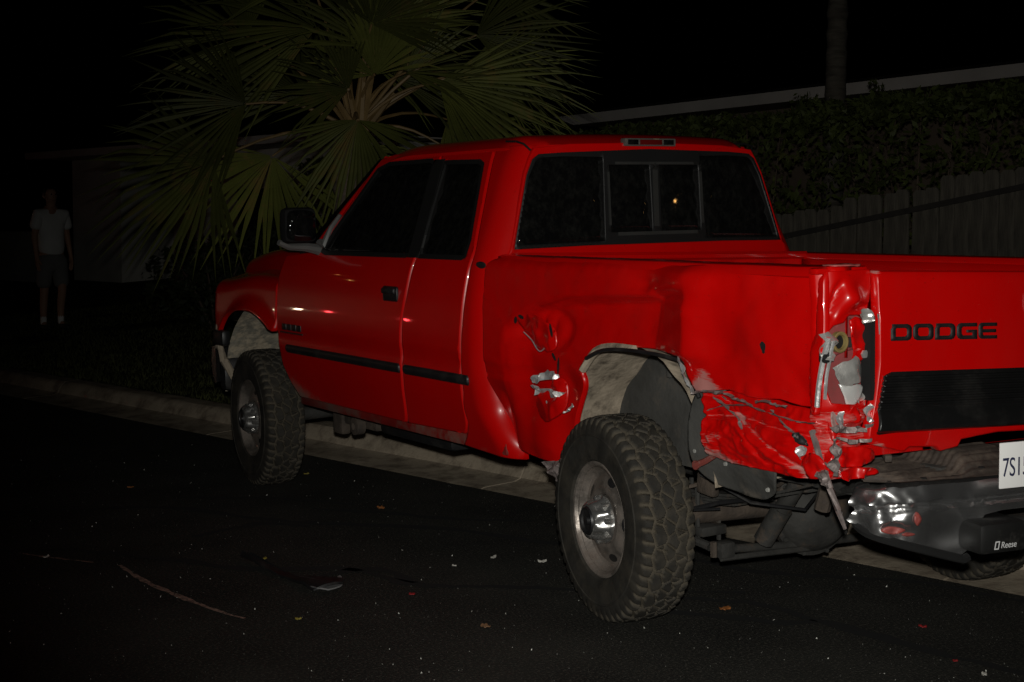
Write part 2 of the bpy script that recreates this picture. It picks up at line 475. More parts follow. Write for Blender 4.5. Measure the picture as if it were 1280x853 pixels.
def ribbon(name, pts, w0, m, z=.004, parent=None, jitter=.012, n=5):
    P = cr(pts, n); mb = MB(); vs = []
    for i, p in enumerate(P):
        q = np.array(P[min(i + 1, len(P) - 1)]) - np.array(P[max(i - 1, 0)]); q /= np.linalg.norm(q) + 1e-9
        t = i / (len(P) - 1); w = w0 * (.35 + 1.0 * math.sin(math.pi * min(max(t, .03), .97)) ** .5) * random.uniform(.5, 1.3)
        jx, jy = random.uniform(-jitter, jitter), random.uniform(-jitter, jitter)
        vs += [(p[0] + jx - q[1] * w, p[1] + jy + q[0] * w, z), (p[0] + jx + q[1] * w, p[1] + jy - q[0] * w, z)]
    mb.add(vs, [(2 * i, 2 * i + 1, 2 * i + 3, 2 * i + 2) for i in range(len(P) - 1)])
    return mb.build(name, m, parent, smooth=False)
for L in ([(-2.688, 3.714), (-2.438, 3.602), (-2.221, 3.372), (-2.016, 3.076), (-1.826, 2.777), (-1.434, 2.521), (-1.321, 2.129), (-1.101, 1.962), (-.831, 1.749), (-.2, 1.3)],
          [(-3.2, 5.1), (-2.464, 4.679), (-1.689, 4.368), (-1.331, 3.772), (-1.123, 3.527), (-.625, 3.062), (-.359, 2.507), (.1, 2.0)],
          [(-1.805, 3.552), (-1.515, 3.646), (-1.371, 3.676), (-1.2, 3.45)],
          [(-.3, 2.2), (.002, 1.851), (.113, 1.528), (.351, 1.262), (.583, 1.003), (.687, .575), (.75, .1)],
          [(-.75, 1.7), (-.486, 1.367), (-.274, 1.102), (-.25, .845), (-.215, .56), (-.189, .253), (-.112, -.093), (0, -.6)],
          [(-.9, 1.5), (-.638, 1.18), (-.371, .838), (-.26, .82)],
          [(-1.601, 2.5), (-1.335, 2.479), (-1.308, 2.154)], [(-1.0, 3.9), (-.7, 3.6), (-.5, 3.3), (-.15, 3.0)], [(-1.5, 4.6), (-1.0, 4.25), (-.75, 3.9)]):
    ribbon('crack', L, .026, CRACKM, parent=road)
SCRM = mat('pale_scrape', (.34, .22, .17), rough=.8, var=.4, scale=30, dirt=(.02, .02, .018), dscale=40, dlo=.5, dhi=.6)
ribbon('scrape_mark', [(-2.296, 3.135), (-2.297, 2.958), (-2.293, 2.753), (-2.26, 2.494), (-2.219, 2.232), (-2.159, 1.999)], .012, SCRM, z=.005, parent=road, jitter=.003)
ribbon('scrape_mark', [(-2.62, 3.62), (-2.55, 3.5), (-2.47, 3.38), (-2.38, 3.25)], .008, SCRM, z=.005, parent=road, jitter=.003)

# ================================================================== THE TRUCK
RHO = .027
PIV = Vector((-.95, 0, 0))
ROT = Matrix.Rotation(-RHO, 4, 'Y')
truck = empty('pickup_truck')
truck.matrix_world = Matrix.Translation(PIV - ROT @ PIV) @ ROT
tag(truck, 'red extended cab pickup truck with crushed left rear side, parked half on the kerb', 'pickup truck')

SZ = np.array([.30, .40, .5, .54, .62, .75, .9, 1.05, 1.2, 1.30, 1.345, 1.385, 1.42, 1.55, 1.70, 1.80, 1.86, 1.90, 1.93])
SX = np.array([.80, .84, .88, .898, .925, .955, .972, .975, .963, .946, .937, .922, .903, .848, .782, .738, .709, .684, .65])
_zz = np.linspace(.3, 1.93, 500); _xx = np.interp(_zz, SZ, SX); _k = np.ones(25) / 25
_xx = np.convolve(np.pad(_xx, 12, mode='edge'), _k, 'valid')
def S(z): return np.interp(z, _zz, _xx)
def side_map(sg=-1, extra=None):
    def f(y, z):
        x = S(z)
        if extra is not None: x = x - extra(y, z)
        return sg * x, y, z
    return f
def crease(y, z):  # two shallow body lines along the flank
    return .006 * (sstep(.893, .900, z) - sstep(.948, .956, z)) * (1 - .0 * y)
ID = (1, 0, 0)

dust_low = lambda y, z: np.clip((.68 - z) / .16, 0, 1) * .45 + .75 * gauss(y, 4.25, .22) * np.clip((.80 - z) / .2, 0, 1)
FA = cr([(5.25, .90), (5.16, .985), (5.05, 1.03), (4.909, 1.043), (4.687, 1.04), (4.526, .997), (4.417, .939), (4.388, .868), (4.361, .782), (4.316, .712), (4.225, .609)], 4)
# --- front door
win_f = [(3.87, 1.405), (3.80, 1.52), (3.67, 1.68), (3.55, 1.835), (3.45, 1.862), (3.0, 1.864), (2.955, 1.85), (2.87, 1.41), (2.90, 1.395), (3.80, 1.392)]
door_back = [(2.935, 1.90), (2.83, 1.42)] + cr([(2.818, 1.385), (2.845, 1.211), (2.873, 1.095), (2.884, .95), (2.90, .78), (2.926, .64), (2.96, .585)], 4)
fd_out = [(3.05, 1.905), (3.44, 1.905), (3.56, 1.885), (3.70, 1.69), (3.90, 1.43), (3.96, 1.40), (4.30, 1.375), (4.352, 1.25), (4.345, 1.05), (4.352, .93), (4.33, .76), (4.27, .66), (4.20, .585)]
front_door = panel('front_door', fd_out + door_back[::-1], side_map(-1, crease), .028, RED, truck, .035, ID, holes=[win_f], attrs={'dust': dust_low})
tag(front_door)
# --- rear (extended cab) door
win_r = [(2.86, 1.85), (2.52, 1.842), (2.475, 1.825), (2.352, 1.48), (2.345, 1.405), (2.37, 1.395), (2.775, 1.395), (2.80, 1.44)]
rd_front = [(2.915, 1.90), (2.805, 1.42)] + cr([(2.793, 1.385), (2.820, 1.211), (2.848, 1.095), (2.859, .95), (2.875, .78), (2.90, .64), (2.93, .585)], 4)
rd_back = cr([(2.375, .60), (2.335, .66), (2.328, .80), (2.318, .982), (2.308, 1.127), (2.295, 1.34)], 4) + [(2.297, 1.42), (2.43, 1.84), (2.45, 1.90)]
rear_door = panel('rear_door', rd_front + rd_back, side_map(-1, crease), .028, RED, truck, .035, ID, holes=[win_r], attrs={'dust': dust_low})
# --- window glass
def glass_panel(name, out, parent, sg=-1, off=.010):
    c = np.mean(np.array(out), 0)
    o2 = [tuple(c + (np.array(p) - c) * 1.02) for p in out]
    return panel(name, o2, lambda y, z: (sg * (S(z) - off), y, z), .05, GLASS, parent, .004, (-sg, 0, 0), inset=0)
BR = mat('window_rubber', (.010, .010, .010), rough=.5, var=.1)
gf = glass_panel('window_glass', win_f, front_door)
gr_ = glass_panel('window_glass', win_r, rear_door)
def strip_ring(name, out, parent, w, m, sg=-1, off=-.002):
    """black rubber seal round a window"""
    c = np.mean(np.array(out), 0); P = dens(out, .03)
    t = np.roll(P, -1, 0) - np.roll(P, 1, 0); t /= np.linalg.norm(t, axis=1)[:, None] + 1e-9
    nrm = np.stack([-t[:, 1], t[:, 0]], 1)
    if np.sum(nrm * (c - P)) < 0: nrm = -nrm
    Q = P + nrm * w; Po = P - nrm * .006
    mb = MB(); n = len(P)
    vs = [(sg * (S(z) - off), y, z) for y, z in Po] + [(sg * (S(z) - off), y, z) for y, z in Q] + [(sg * (S(z) - .012), y, z) for y, z in Q]
    mb.add(vs, [(i, (i + 1) % n, n + (i + 1) % n, n + i) for i in range(n)] + [(n + i, n + (i + 1) % n, 2 * n + (i + 1) % n, 2 * n + i) for i in range(n)])
    return mb.build(name, m, parent)
strip_ring('window_seal', win_f, front_door, .016, BR)
strip_ring('window_seal', win_r, rear_door, .016, BR)
# black pillar between the two side windows
panel('door_pillar', [(2.965, 1.862), (2.862, 1.862), (2.772, 1.392), (2.885, 1.392)], lambda y, z: (-(S(z) + .003), y, z), .04, BR, truck, .02, ID, inset=.004)
# A-bracket of the mirror / visor line seen through the front glass
mb = MB(); mb.tube([(-.70, 3.62, 1.80), (-.69, 3.40, 1.825), (-.69, 3.05, 1.83)], .012, 6)
mb.build('grab_handle', mat('grey_headliner', (.16, .16, .15), rough=.8), truck)
# door handle
mb = MB(); mb.box((-.972, 2.905, 1.178), (-.955, 3.055, 1.252), bev=.012); dh = mb.build('door_handle', BLACKP, front_door)
mb = MB(); mb.box((-.985, 2.915, 1.215), (-.965, 3.045, 1.245), bev=.008); mb.build('handle_grip', BLACKP, front_door)
# body side moulding, one length per panel
def moulding(y0, y1, parent):
    out = [(y0, .845), (y0 + .008, .835), (y1 - .008, .815 + .02), (y1, .845), (y1, .872), (y1 - .008, .882), (y0 + .008, .882), (y0, .872)]
    def f(y, z):
        t = (z - .8585) / .0235
        return -(S(z) - .004 + .016 * np.sqrt(np.clip(1 - .8 * t * t, 0, 1))), y, z
    return panel('side_moulding', out, f, .012, BLACKP, parent, .018, ID, inset=.004)
moulding(2.895, 4.235, front_door); moulding(2.245, 2.848, rear_door)
# badges
mb = MB()
for i in range(4): mb.box((-.979, 4.02 + i * .066, .962), (-.9735, 4.078 + i * .066, .998), bev=.003)
mb.box((-.978, 4.0, .945), (-.973, 4.30, .953)); mb.split('door_badge', BLACKP, front_door)
mb = MB(); mb.lathe([(-.006, .0), (-.006, .6), (0, 1)], (0, 0, 0), 'x', 24)
o = MB().add([(v[0] - .921, v[1] * .045 + 2.2, v[2] * .016 + 1.372) for v in mb.v], mb.f).build('pillar_badge', BLACKP, truck)

# --- cab shell: rear corner pillars, rear face, lower quarter panels
RC = .13
def yrear(z): return 2.085 + .03 * sstep(.6, 1.0, z) + np.clip(z - 1.30, 0, 1) * .13 - .09 * sstep(.75, .54, z)
LQ = math.pi * RC / 2
def cab_map(s, z, sg=-1, push=0.):
    """s<0 along the flank, 0..LQ round the rear corner, then across the back"""
    w = S(z); yr = yrear(z)
    a = np.clip(s / RC, 0, math.pi / 2)
    x = -w + RC * (1 - np.cos(a)) + np.clip(s - LQ, 0, None)
    y = yr + RC - RC * np.sin(a) + np.clip(-s, 0, None)
    y = y - .018 * np.clip(1 - (x / .8) ** 2, 0, 1) * (s > LQ)
    return (-sg) * (x + push), y, z
def s_of_y(y, z): return yrear(z) + RC - y      # <0 on the flank
def s_of_x(x, z): return LQ + x + S(z) - RC
def quarter(sg):
    fr = []
    for y, z in [(2.42, 1.90), (2.405, 1.84), (2.275, 1.42), (2.272, 1.34), (2.286, 1.127), (2.296, .982), (2.305, .80), (2.312, .66), (2.352, .60), (2.42, .54)]:
        fr.append((-(y - yrear(z) - RC), z))
    bk = [(s_of_x(-.845, .56), .52), (s_of_x(-.80, .75), .80), (s_of_x(-.80, 1.2), 1.2), (s_of_x(-.815, 1.43), 1.415)]
    bk += [(s_of_x(x, z), z) for x, z in [(-.793, 1.452), (-.765, 1.55), (-.702, 1.762), (-.668, 1.832), (-.645, 1.868), (-.628, 1.90)]]
    return panel('cab_quarter_panel', fr + bk, lambda s, z: cab_map(s, z, sg), .022, RED, truck, .02, (-sg, 0, 0), attrs={'dust': lambda s, z: np.clip((.66 - z) / .2, 0, 1) * .45})
quarter(-1); quarter(1)
rw_out = [(-.788, 1.437), (-.756, 1.55), (-.693, 1.762), (-.655, 1.835), (-.62, 1.858), (-.489, 1.866), (0, 1.884), (.489, 1.874), (.62, 1.866), (.655, 1.843), (.693, 1.762), (.756, 1.55), (.788, 1.437), (.4, 1.444), (-.4, 1.444)]
def back_map(off):
    def f(x, z):
        return x, yrear(z) - .018 * np.clip(1 - (x / .8) ** 2, 0, 1) - off, z
    return f
bf_out = [(-.80, 1.0), (.80, 1.0), (.815, 1.42), (.80, 1.452), (.765, 1.56), (.70, 1.775), (.668, 1.84), (.64, 1.885), (.45, 1.905), (0, 1.915), (-.45, 1.905), (-.64, 1.885), (-.668, 1.84), (-.70, 1.775), (-.765, 1.56), (-.80, 1.452), (-.815, 1.42)]
cab_back = panel('cab_back_panel', bf_out, back_map(.002), .03, RED, truck, .02, (0, 1, 0), holes=[rw_out], inset=.005)
# rear window: rubber seal, fixed side panes, centre frame with two sliding panes
rear_win = panel('rear_window', rw_out, back_map(.004), .03, BR, truck, .012, (0, 1, 0), inset=.003,
                 holes=[[(-.770, 1.455), (-.30, 1.462), (-.272, 1.846), (-.48, 1.848), (-.612, 1.842), (-.642, 1.822), (-.68, 1.758)],
                        [(.770, 1.455), (.30, 1.462), (.300, 1.853), (.48, 1.856), (.612, 1.85), (.642, 1.830), (.68, 1.758)],
                        [(-.262, 1.50), (-.022, 1.50), (-.008, 1.81), (-.245, 1.81)], [(.03, 1.50), (.272, 1.50), (.288, 1.81), (.05, 1.81)]])
for out in ([(-.78, 1.445), (-.29, 1.455), (-.262, 1.852), (-.48, 1.856), (-.62, 1.85), (-.69, 1.76)], [(.78, 1.445), (.29, 1.455), (.29, 1.86), (.48, 1.865), (.62, 1.858), (.69, 1.76)],
            [(-.272, 1.49), (-.012, 1.49), (.002, 1.82), (-.255, 1.82)], [(.02, 1.49), (.282, 1.49), (.298, 1.82), (.04, 1.82)]):
    panel('window_pane', out, back_map(-.004), .05, GLASS, rear_win, .004, (0, 1, 0), inset=0)
FRM = mat('dull_window_frame', (.030, .030, .028), rough=.55, var=.15)
def bar_on_back(pts, w, off=.008):
    mb = MB(); vs = []
    P = dens(pts + pts[::-1], .04)[:len(dens(pts + pts[::-1], .04)) // 2 + 1]
    f = back_map(off); f2 = back_map(-.002)
    for i, p in enumerate(P):
        t = P[min(i + 1, len(P) - 1)] - P[max(i - 1, 0)]; t = t / (np.linalg.norm(t) + 1e-9); nn = np.array([-t[1], t[0]]) * w
        for q, g in ((p + nn, f2), (p + nn, f), (p - nn, f), (p - nn, f2)): vs.append(tuple(float(k) for k in g(*q)))
    mb.add(vs, [(4 * i + k, 4 * i + k + 1, 4 * i + k + 5, 4 * i + k + 4) for i in range(len(P) - 1) for k in range(3)])
    return mb
for pts, w in (([(-.002, 1.485), (.022, 1.825)], .014), ([(-.268, 1.492), (.283, 1.492)], .008), ([(-.25, 1.818), (.295, 1.818)], .006), ([(.281, 1.492), (.297, 1.818)], .007), ([(-.268, 1.492), (-.25, 1.818)], .005)):
    bar_on_back(pts, w).build('sliding_frame', FRM, rear_win)
# high brake lamp
mb = MB(); mb.box((-.15, 2.158, 1.896), (.15, 2.20, 1.934), bev=.006); hb = mb.build('high_brake_lamp', mat('lamp_bezel', (.10, .095, .085), rough=.35, dirt=(.25, .2, .12), dscale=20), truck)
for x0, x1, mm in ((-.135, -.075, GLASS), (-.065, .065, REDLENS), (.075, .135, GLASS)):
    mb = MB(); mb.box((x0, 2.155, 1.903), (x1, 2.17, 1.927), bev=.002); mb.build('lamp_lens', mm, hb)
# --- roof
def roof_pt(u, v):
    """u across -1..1, v 0 rear .. 1 windshield header"""
    au = np.abs(u)
    yb = 2.205 - .02 * (1 - u * u); yf = 3.62 + .10 * (1 - u * u)
    y = yb + (yf - yb) * v
    zc = 1.962 - .05 * (np.clip((.12 - v) / .12, 0, 1)) ** 2 - .055 * np.clip((v - .70) / .30, 0, 1) ** 2
    edge = np.clip((au - .80) / .20, 0, 1)
    z = zc - .018 * u * u - .052 * edge ** 2.2
    wd = .70 + .012 * np.sin(math.pi * v) - .012 * (v > .8) * (v - .8)
    wd = np.interp(v, [0, .08, .9, 1], [.655, .698, .70, .685])
    return u * wd, y, z
mb = MB(); nu, nv = 41, 33
U = [math.sin((i / (nu - 1) * 2 - 1) * math.pi / 2 * .999) for i in range(nu)]
vs = [tuple(float(q) for q in roof_pt(np.float64(u), np.float64(v / (nv - 1)))) for v in range(nv) for u in U]
fs = [(j * nu + i, j * nu + i + 1, (j + 1) * nu + i + 1, (j + 1) * nu + i) for j in range(nv - 1) for i in range(nu - 1)]
# fold the edge down all round
loop = [i for i in range(nu)] + [j * nu + nu - 1 for j in range(1, nv)] + [(nv - 1) * nu + i for i in range(nu - 2, -1, -1)] + [j * nu for j in range(nv - 2, 0, -1)]
base = len(vs)
vs += [(vs[i][0] * .99, vs[i][1], vs[i][2] - .03) for i in loop]
fs += [(loop[k], loop[(k + 1) % len(loop)], base + (k + 1) % len(loop), base + k) for k in range(len(loop))]
roof = mb.add(vs, fs).build('roof', RED, truck, ang=60)
mb = MB()
for sg in (-1, 1): mb.tube([(sg * .655, 2.19, 1.875), (sg * .675, 2.215, 1.905), (sg * .678, 2.27, 1.918), (sg * .675, 2.36, 1.922)], .005, 6)
mb.split('drip_seam', BR, truck)
# --- windshield, A pillars, hood, fenders, nose
def ws(u, v):
    x = u * np.interp(v, [0, 1], [.80, .66]); y = np.interp(v, [0, 1], [4.36, 3.66]) + .12 * (1 - u * u); z = np.interp(v, [0, 1], [1.42, 1.90])
    return x, y, z
panel('windshield', [(-.97, .02), (.97, .02), (.97, .98), (-.97, .98)], ws, .12, GLASS, truck, .006, (0, -1, 0), inset=0)
for sg in (-1, 1):
    mb = MB(); mb.tube([(sg * .80, 4.22, 1.36), (sg * .785, 4.02, 1.50), (sg * .72, 3.78, 1.70), (sg * .655, 3.56, 1.885)], [.035, .03, .026, .022], 10)
    mb.build('windshield_pillar', RED, truck)
def hood_f(u, y):
    t = np.clip((y - 4.3) / 1.25, 0, 1); w = .755 - .13 * t
    zc = 1.425 + .02 * np.sin(t * 3) - .10 * t ** 1.6 - .10 * np.clip((t - .88) / .12, 0, 1) ** 2
    k = np.abs(u) * .95 - w; R_ = .07
    a = np.clip(k / R_, 0, math.pi / 2); rest = np.clip(k - R_ * math.pi / 2, 0, None)
    x = np.where(k > 0, w + R_ * np.sin(a) + rest * .35, np.abs(u) * .95)
    z = zc - .02 * (np.minimum(np.abs(u) * .95, w) / w) ** 4 - R_ * (1 - np.cos(a)) - rest * .95
    return np.sign(u) * x, y, z
panel('hood', [(-1.0, 4.30), (1.0, 4.30), (.93, 4.9), (.84, 5.50), (.4, 5.56), (-.4, 5.56), (-.84, 5.50), (-.93, 4.9)], hood_f, .035, RED, truck, .03, (0, 0, -1))
def fender(sg):
    VB = 1.17
    def f(y, v):
        a = np.clip((v - VB) / .09, 0, math.pi / 2); fl = np.clip(v - VB - .09 * math.pi / 2, 0, None)
        dz = -.05 * sstep(4.7, 5.35, y) ; nose = .15 * sstep(5.27, 5.55, y) ** 1.5
        x = S(np.minimum(v, VB)) - .09 * (1 - np.cos(a)) - fl * .95 - nose
        flare = .025 * np.exp(-((np.hypot(y - 4.76, np.minimum(v, VB) - .42) - .63) / .05) ** 2)
        z = np.minimum(v, VB) + .09 * np.sin(a) + fl * .25 + dz * sstep(.9, 1.2, v)
        return sg * (x + flare), y, z
    out = [(4.362, 1.46), (4.372, 1.25), (4.365, 1.05), (4.371, .93)] + [p for p in FA if p[1] > .90][::-1]
    out = [(4.372, 1.44), (4.372, 1.25), (4.365, 1.05), (4.378, .945)] + [p for p in FA if p[0] > 4.42][::-1] + [(5.28, .85), (5.34, .84), (5.39, .90), (5.40, 1.2), (5.38, 1.44)]
    return panel('front_fender', out, f, .025, RED, truck, .03, (-sg, 0, 0), attrs={'dust': lambda y, z: .5 * gauss(np.hypot(y - 4.76, z - .42), .60, .06)})
fender(-1); fender(1)
# rocker / cab floor so the cab closes below
mb = MB()
for sg in (-1, 1): mb.box((min(sg * .895, sg * .62), 2.06, .535), (max(sg * .895, sg * .62), 4.24, .60), bev=.012)
mb.split('rocker_panel', mat('rocker_paint', (.20, .008, .006), rough=.55, var=.3, dirt=(.16, .13, .10), dscale=5, dlo=.42, dhi=.7), truck)
mb = MB(); mb.box((-.86, 2.10, .60), (.86, 4.25, .64)); mb.box((-.86, 4.22, .64), (.86, 4.26, 1.40)); mb.build('cab_floor', BLACK, truck)
mb = MB(); mb.box((-.84, 4.0, 1.15), (.84, 4.22, 1.42), bev=.04); mb.build('dashboard', SEATM, truck)
for x in (-.42, .42):
    mb = MB(); mb.box((x - .27, 3.15, .85), (x + .27, 3.65, 1.02), bev=.05); mb.box((x - .26, 3.0, .95), (x + .26, 3.18, 1.55), bev=.05); mb.box((x - .13, 3.0, 1.56), (x + .13, 3.10, 1.74), bev=.03)
    mb.build('seat', SEATM, truck)
mb = MB()
for k in range(24):
    pass
mb.tube([(-.42 + .19 * math.cos(t), 3.82 - .06 * math.sin(t), 1.33 + .18 * math.sin(t)) for t in np.linspace(0, 2 * math.pi, 25)], .014, 6); mb.tube([(-.42, 3.82, 1.33), (-.42, 4.1, 1.22)], .03, 8)
mb.build('steering_wheel', SEATM, truck)
# door mirror
mirror = MB().box((-1.15, 3.80, 1.452), (-.955, 3.89, 1.642), bev=.035).build('side_mirror', mat('matte_black_housing', (.010, .010, .010), rough=.8, var=.2, spec=.15), truck)
panel('mirror_glass', cr([(-1.126, 1.476), (-.985, 1.472), (-.975, 1.55), (-.99, 1.618), (-1.116, 1.622), (-1.134, 1.55)], 4, True), lambda x, z: (x, 3.797 + 0 * x, z), .04, GLASS, mirror, .004, (0, 1, 0), inset=0)
mb = MB(); mb.tube([(-1.16, 3.86, 1.46), (-1.10, 3.87, 1.436), (-1.0, 3.88, 1.43), (-.93, 3.89, 1.418), (-.90, 3.90, 1.405)], [.016, .02, .024, .03, .03], 8); mb.tube([(-.93, 3.85, 1.46), (-.905, 3.86, 1.43), (-.86, 3.84, 1.53), (-.83, 3.79, 1.60)], [.02, .022, .016, .01], 8)
mb.build('mirror_bracket', mat('grey_mirror_arm', (.12, .12, .115), rough=.5), mirror)
# nose: grille, headlamps, front bumper
mb = MB(); mb.box((-.55, 5.50, .86), (.55, 5.56, 1.26), bev=.03); gr0 = mb.build('grille', RED, truck)
mb = MB()
for sx in (-1, 1):
    for z0 in (.90, 1.07): mb.box((sx * .28 - .22, 5.55, z0), (sx * .28 + .22, 5.575, z0 + .13), bev=.01)
mb.split('grille_opening', BLACKP, gr0)
for sg in (-1, 1):
    mb = MB(); mb.box((sg * .69 - .12, 5.42, .93), (sg * .69 + .12, 5.52, 1.12), bev=.03); mb.build('headlight', GLASS, truck)
    mb = MB(); mb.box((sg * .90 - .03, 5.385, 1.0), (sg * .90 + .03, 5.42, 1.12), bev=.012); mb.build('turn_signal', AMBER, truck)
mb = MB()
prof_b = [(-.02, .78), (.0, .80), (.06, .79), (.09, .70), (.075, .62), (.02, .56), (-.02, .57)]
xs = np.linspace(-1, 1, 33); vs = []
for t in xs:
    for o_, z in prof_b: vs.append((t * .99, 5.60 - .30 * abs(t) ** 5 + o_ * (1 - .3 * abs(t)), z))
n = len(prof_b); mb.add(vs, [(i * n + j, i * n + j + 1, (i + 1) * n + j + 1, (i + 1) * n + j) for i in range(len(xs) - 1) for j in range(n - 1)])
mb.add([v for v in vs[:n]], [tuple(range(n))]); mb.build('front_bumper', CHROME, truck)
MB().box((-.99, 5.17, .80), (-.93, 5.34, .90), bev=.02).build('bumper_end_cap', BLACKP, truck)
# --- wheel liners
def liner(yc, zc, r, sg, m1, m2, name, a0=.02, a1=math.pi - .1, xin=.42):
    mb = MB(); A = np.linspace(a0, a1, 41); X = np.linspace(.90, xin, 12); vs = []
    for ai, a in enumerate(A):
        for x in X:
            rr = r * (1 + .03 * math.sin(a * 5) * (x < .8)) + .012 * noise.noise(Vector((a * 6, x * 14, yc)))
            rr = min(rr, r + .02)
            vs.append((sg * x, yc + rr * math.cos(a), zc + rr * math.sin(a)))
    n = len(X); mb.add(vs, [(i * n + j, i * n + j + 1, (i + 1) * n + j + 1, (i + 1) * n + j) for i in range(len(A) - 1) for j in range(n - 1)])
    l = mb.build(name, m1, truck, ang=60)
    mb = MB(); P = [(sg * xin, yc + r * 1.02 * math.cos(a), zc + r * 1.02 * math.sin(a)) for a in A]
    P += [(sg * (xin - .004), p[1], p[2]) for p in P]
    k = len(A); c0 = (sg * xin, yc, zc)
    vs = P[:k] + [c0]; mb.add(vs, [(i, i + 1, k) for i in range(k - 1)]); mb.build('liner_wall', m2, l)
    return l
LINF = mat('front_liner_mud', (.30, .28, .23), rough=.95, var=.25, scale=9, dirt=(.55, .47, .35), dscale=16, dlo=.44, dhi=.58, bump=1., bscale=26, spec=.1)
liner(4.76, .46, .62, -1, LINF, LINER_D, 'front_wheel_liner', a0=.06, a1=math.pi - .30)
liner(4.76, .52, .535, 1, LINF, LINER_D, 'front_wheel_liner', a0=.06, a1=math.pi - .30)
liner(1.20, .56, .545, -1, LINER, LINER_D, 'rear_wheelhouse', xin=.52)
liner(1.245, .50, .56, 1, LINER, LINER_D, 'rear_wheelhouse', xin=.52)
mb = MB()
for y in (1.0, 1.08, 1.33): mb.box((-.56, y, .92), (-.52, y + .03, 1.10), bev=.008)
mb.split('wheelhouse_rib', LINER_D, truck)
# lip of the air dam in front of the front wheel
mb = MB(); mb.tube([(-.965, 5.30, .93), (-.955, 5.325, .82), (-.93, 5.30, .70), (-.90, 5.22, .60), (-.87, 5.13, .54)], [.012, .022, .026, .024, .012], 8); mb.build('air_dam_lip', LINER, truck)
mb = MB(); mb.box((-.93, 5.31, .50), (-.35, 5.42, .72), bev=.04); mb.build('air_dam', BLACKP, truck)

# --- LEFT BED SIDE: dented panel
def zledge(y): return np.interp(y, [.60, .93, .96, 1.50, 1.70, 1.93], [1.35, 1.31, 1.295, 1.262, 1.225, 1.12])
def bed_dent(y, z):
    zl = zledge(y)
    below = sstep(zl + .003, zl - .032, z)
    hz = sstep(1.30, 1.235, z)
    ramp = np.clip((y - .715) / .225, 0, 1)
    front = sstep(1.97, 1.78, y) * np.where(y > .955, sstep(.945, .965, y) * .12 + .88, ramp * .88)
    D = .074 * below * front * (1 - .30 * sstep(zl - .07, 1.05, z))
    D += .012 * gauss(y, 1.00, .06) * gauss(z, 1.325, .03)                      # small tuck above the ledge end
    rz = sstep(1.05, 1.10, z) * hz
    D -= .030 * rz * np.where(y > .715, 1 - ramp, np.exp(-((y - .715) / .10) ** 2))   # buckled ridge behind the wheel, valley wall before it
    D += .020 * gauss(y, .56, .12) * gauss(z, 1.12, .10)
    D -= .020 * gauss(y, .30, .20) * gauss(z, 1.20, .13)
    # diagonal fold fanning up from the ridge to the rail
    l = (y - .72) - (z - 1.25) * -.75
    D -= .010 * gauss(l, 0, .07) * sstep(1.22, 1.28, z) * sstep(1.40, 1.34, z)
    # torn, puckered patch ahead of the arch
    e = np.hypot((y - 1.70) / .17, (z - 1.115) / .085)
    D += .014 * gauss(e, .95, .20) * sstep(1.95, 1.6, y) + .009 * np.clip(1.1 - e, 0, 1) * ridge(y, z, 13, 3)
    # front lower corner pushed out towards the wheel
    D -= .060 * gauss(y, 1.74, .20) * sstep(.86, .64, z) * sstep(1.50, 1.66, y)
    D += .075 * gauss(y, 2.07, .14) * sstep(.95, .68, z)
    D += .030 * gauss(y, 1.55, .09) * gauss(z, .90, .06)
    # crease lines of the flank, flattened near the damage
    D += .007 * (sstep(.893, .900, z) - sstep(.948, .956, z)) * sstep(1.62, 1.75, y)
    # vertical buckle beside the tail corner
    D += .022 * gauss(y, .105 + (z - 1.3) * .06, .016) * sstep(1.14, 1.22, z)
    D += .012 * gauss(y, .20, .05) * sstep(1.10, .98, z)
    D += .075 * np.clip((.72 - y) / .54, 0, 1) ** 1.2 * sstep(.098, .13, y)
    D -= .030 * gauss(y, .73, .12) * gauss(z, 1.36, .08) - .018 * gauss(y, 1.0, .12) * gauss(z, 1.36, .06)
    rear = sstep(1.2, .3, y)
    D += (.0025 + .0035 * rear) * fbm(y, z, 5, 5) + .0012 * fbm(y, z, 22, 6, 2)
    D += .006 * sstep(1.03, .98, z) * ridge(y, z, 14, 8) * sstep(1.0, .7, y)
    D += .012 * np.exp(-((np.hypot(y - 1.10, z - .50)) - .60) ** 2 / .002) * 0
    return D
RA = [(1.547, .66), (1.513, .76), (1.465, .855), (1.435, .905), (1.433, .937), (1.442, .968), (1.396, 1.010), (1.324, 1.055), (1.194, 1.082), (1.043, 1.09), (.918, 1.09), (.80, 1.084), (.745, 1.076), (.722, 1.03), (.695, .985), (.672, .962)]
bs_out = cr([(1.99, 1.413), (2.055, 1.398), (2.092, 1.372), (2.103, 1.325), (2.104, 1.10), (2.098, .857), (2.055, .705), (1.972, .592)], 4) + [(1.80, .570), (1.63, .565)] + cr(RA, 3)
bs_out += [(.60, .975), (.52, .985), (.45, .972), (.396, .966), (.30, .972), (.22, .955), (.148, .958), (.075, .948), (.068, 1.02), (.060, 1.08), (.046, 1.155), (.040, 1.20), (.052, 1.30), (.06, 1.413)]
def bed_top_round(z): return .026 * np.clip((z - 1.372) / .041, 0, 1) ** 2
def bed_x(y, z):
    Sz = np.interp(z, [.5, .56, .62, .75, .9, 1.05, 1.2, 1.33, 1.45], [.885, .905, .925, .955, .972, .975, .970, .958, .950])
    return Sz - bed_top_round(z)
def bed_f(y, z):
    zb = z + sstep(1.30, 1.41, z) * (.004 * np.sin(y * 9.5 + 1.2) - .008 * gauss(y, .78, .10) + .004 * gauss(y, .45, .12) - .003) * sstep(.06, .2, y)
    return -(bed_x(y, z) - bed_dent(y, z)), y, zb
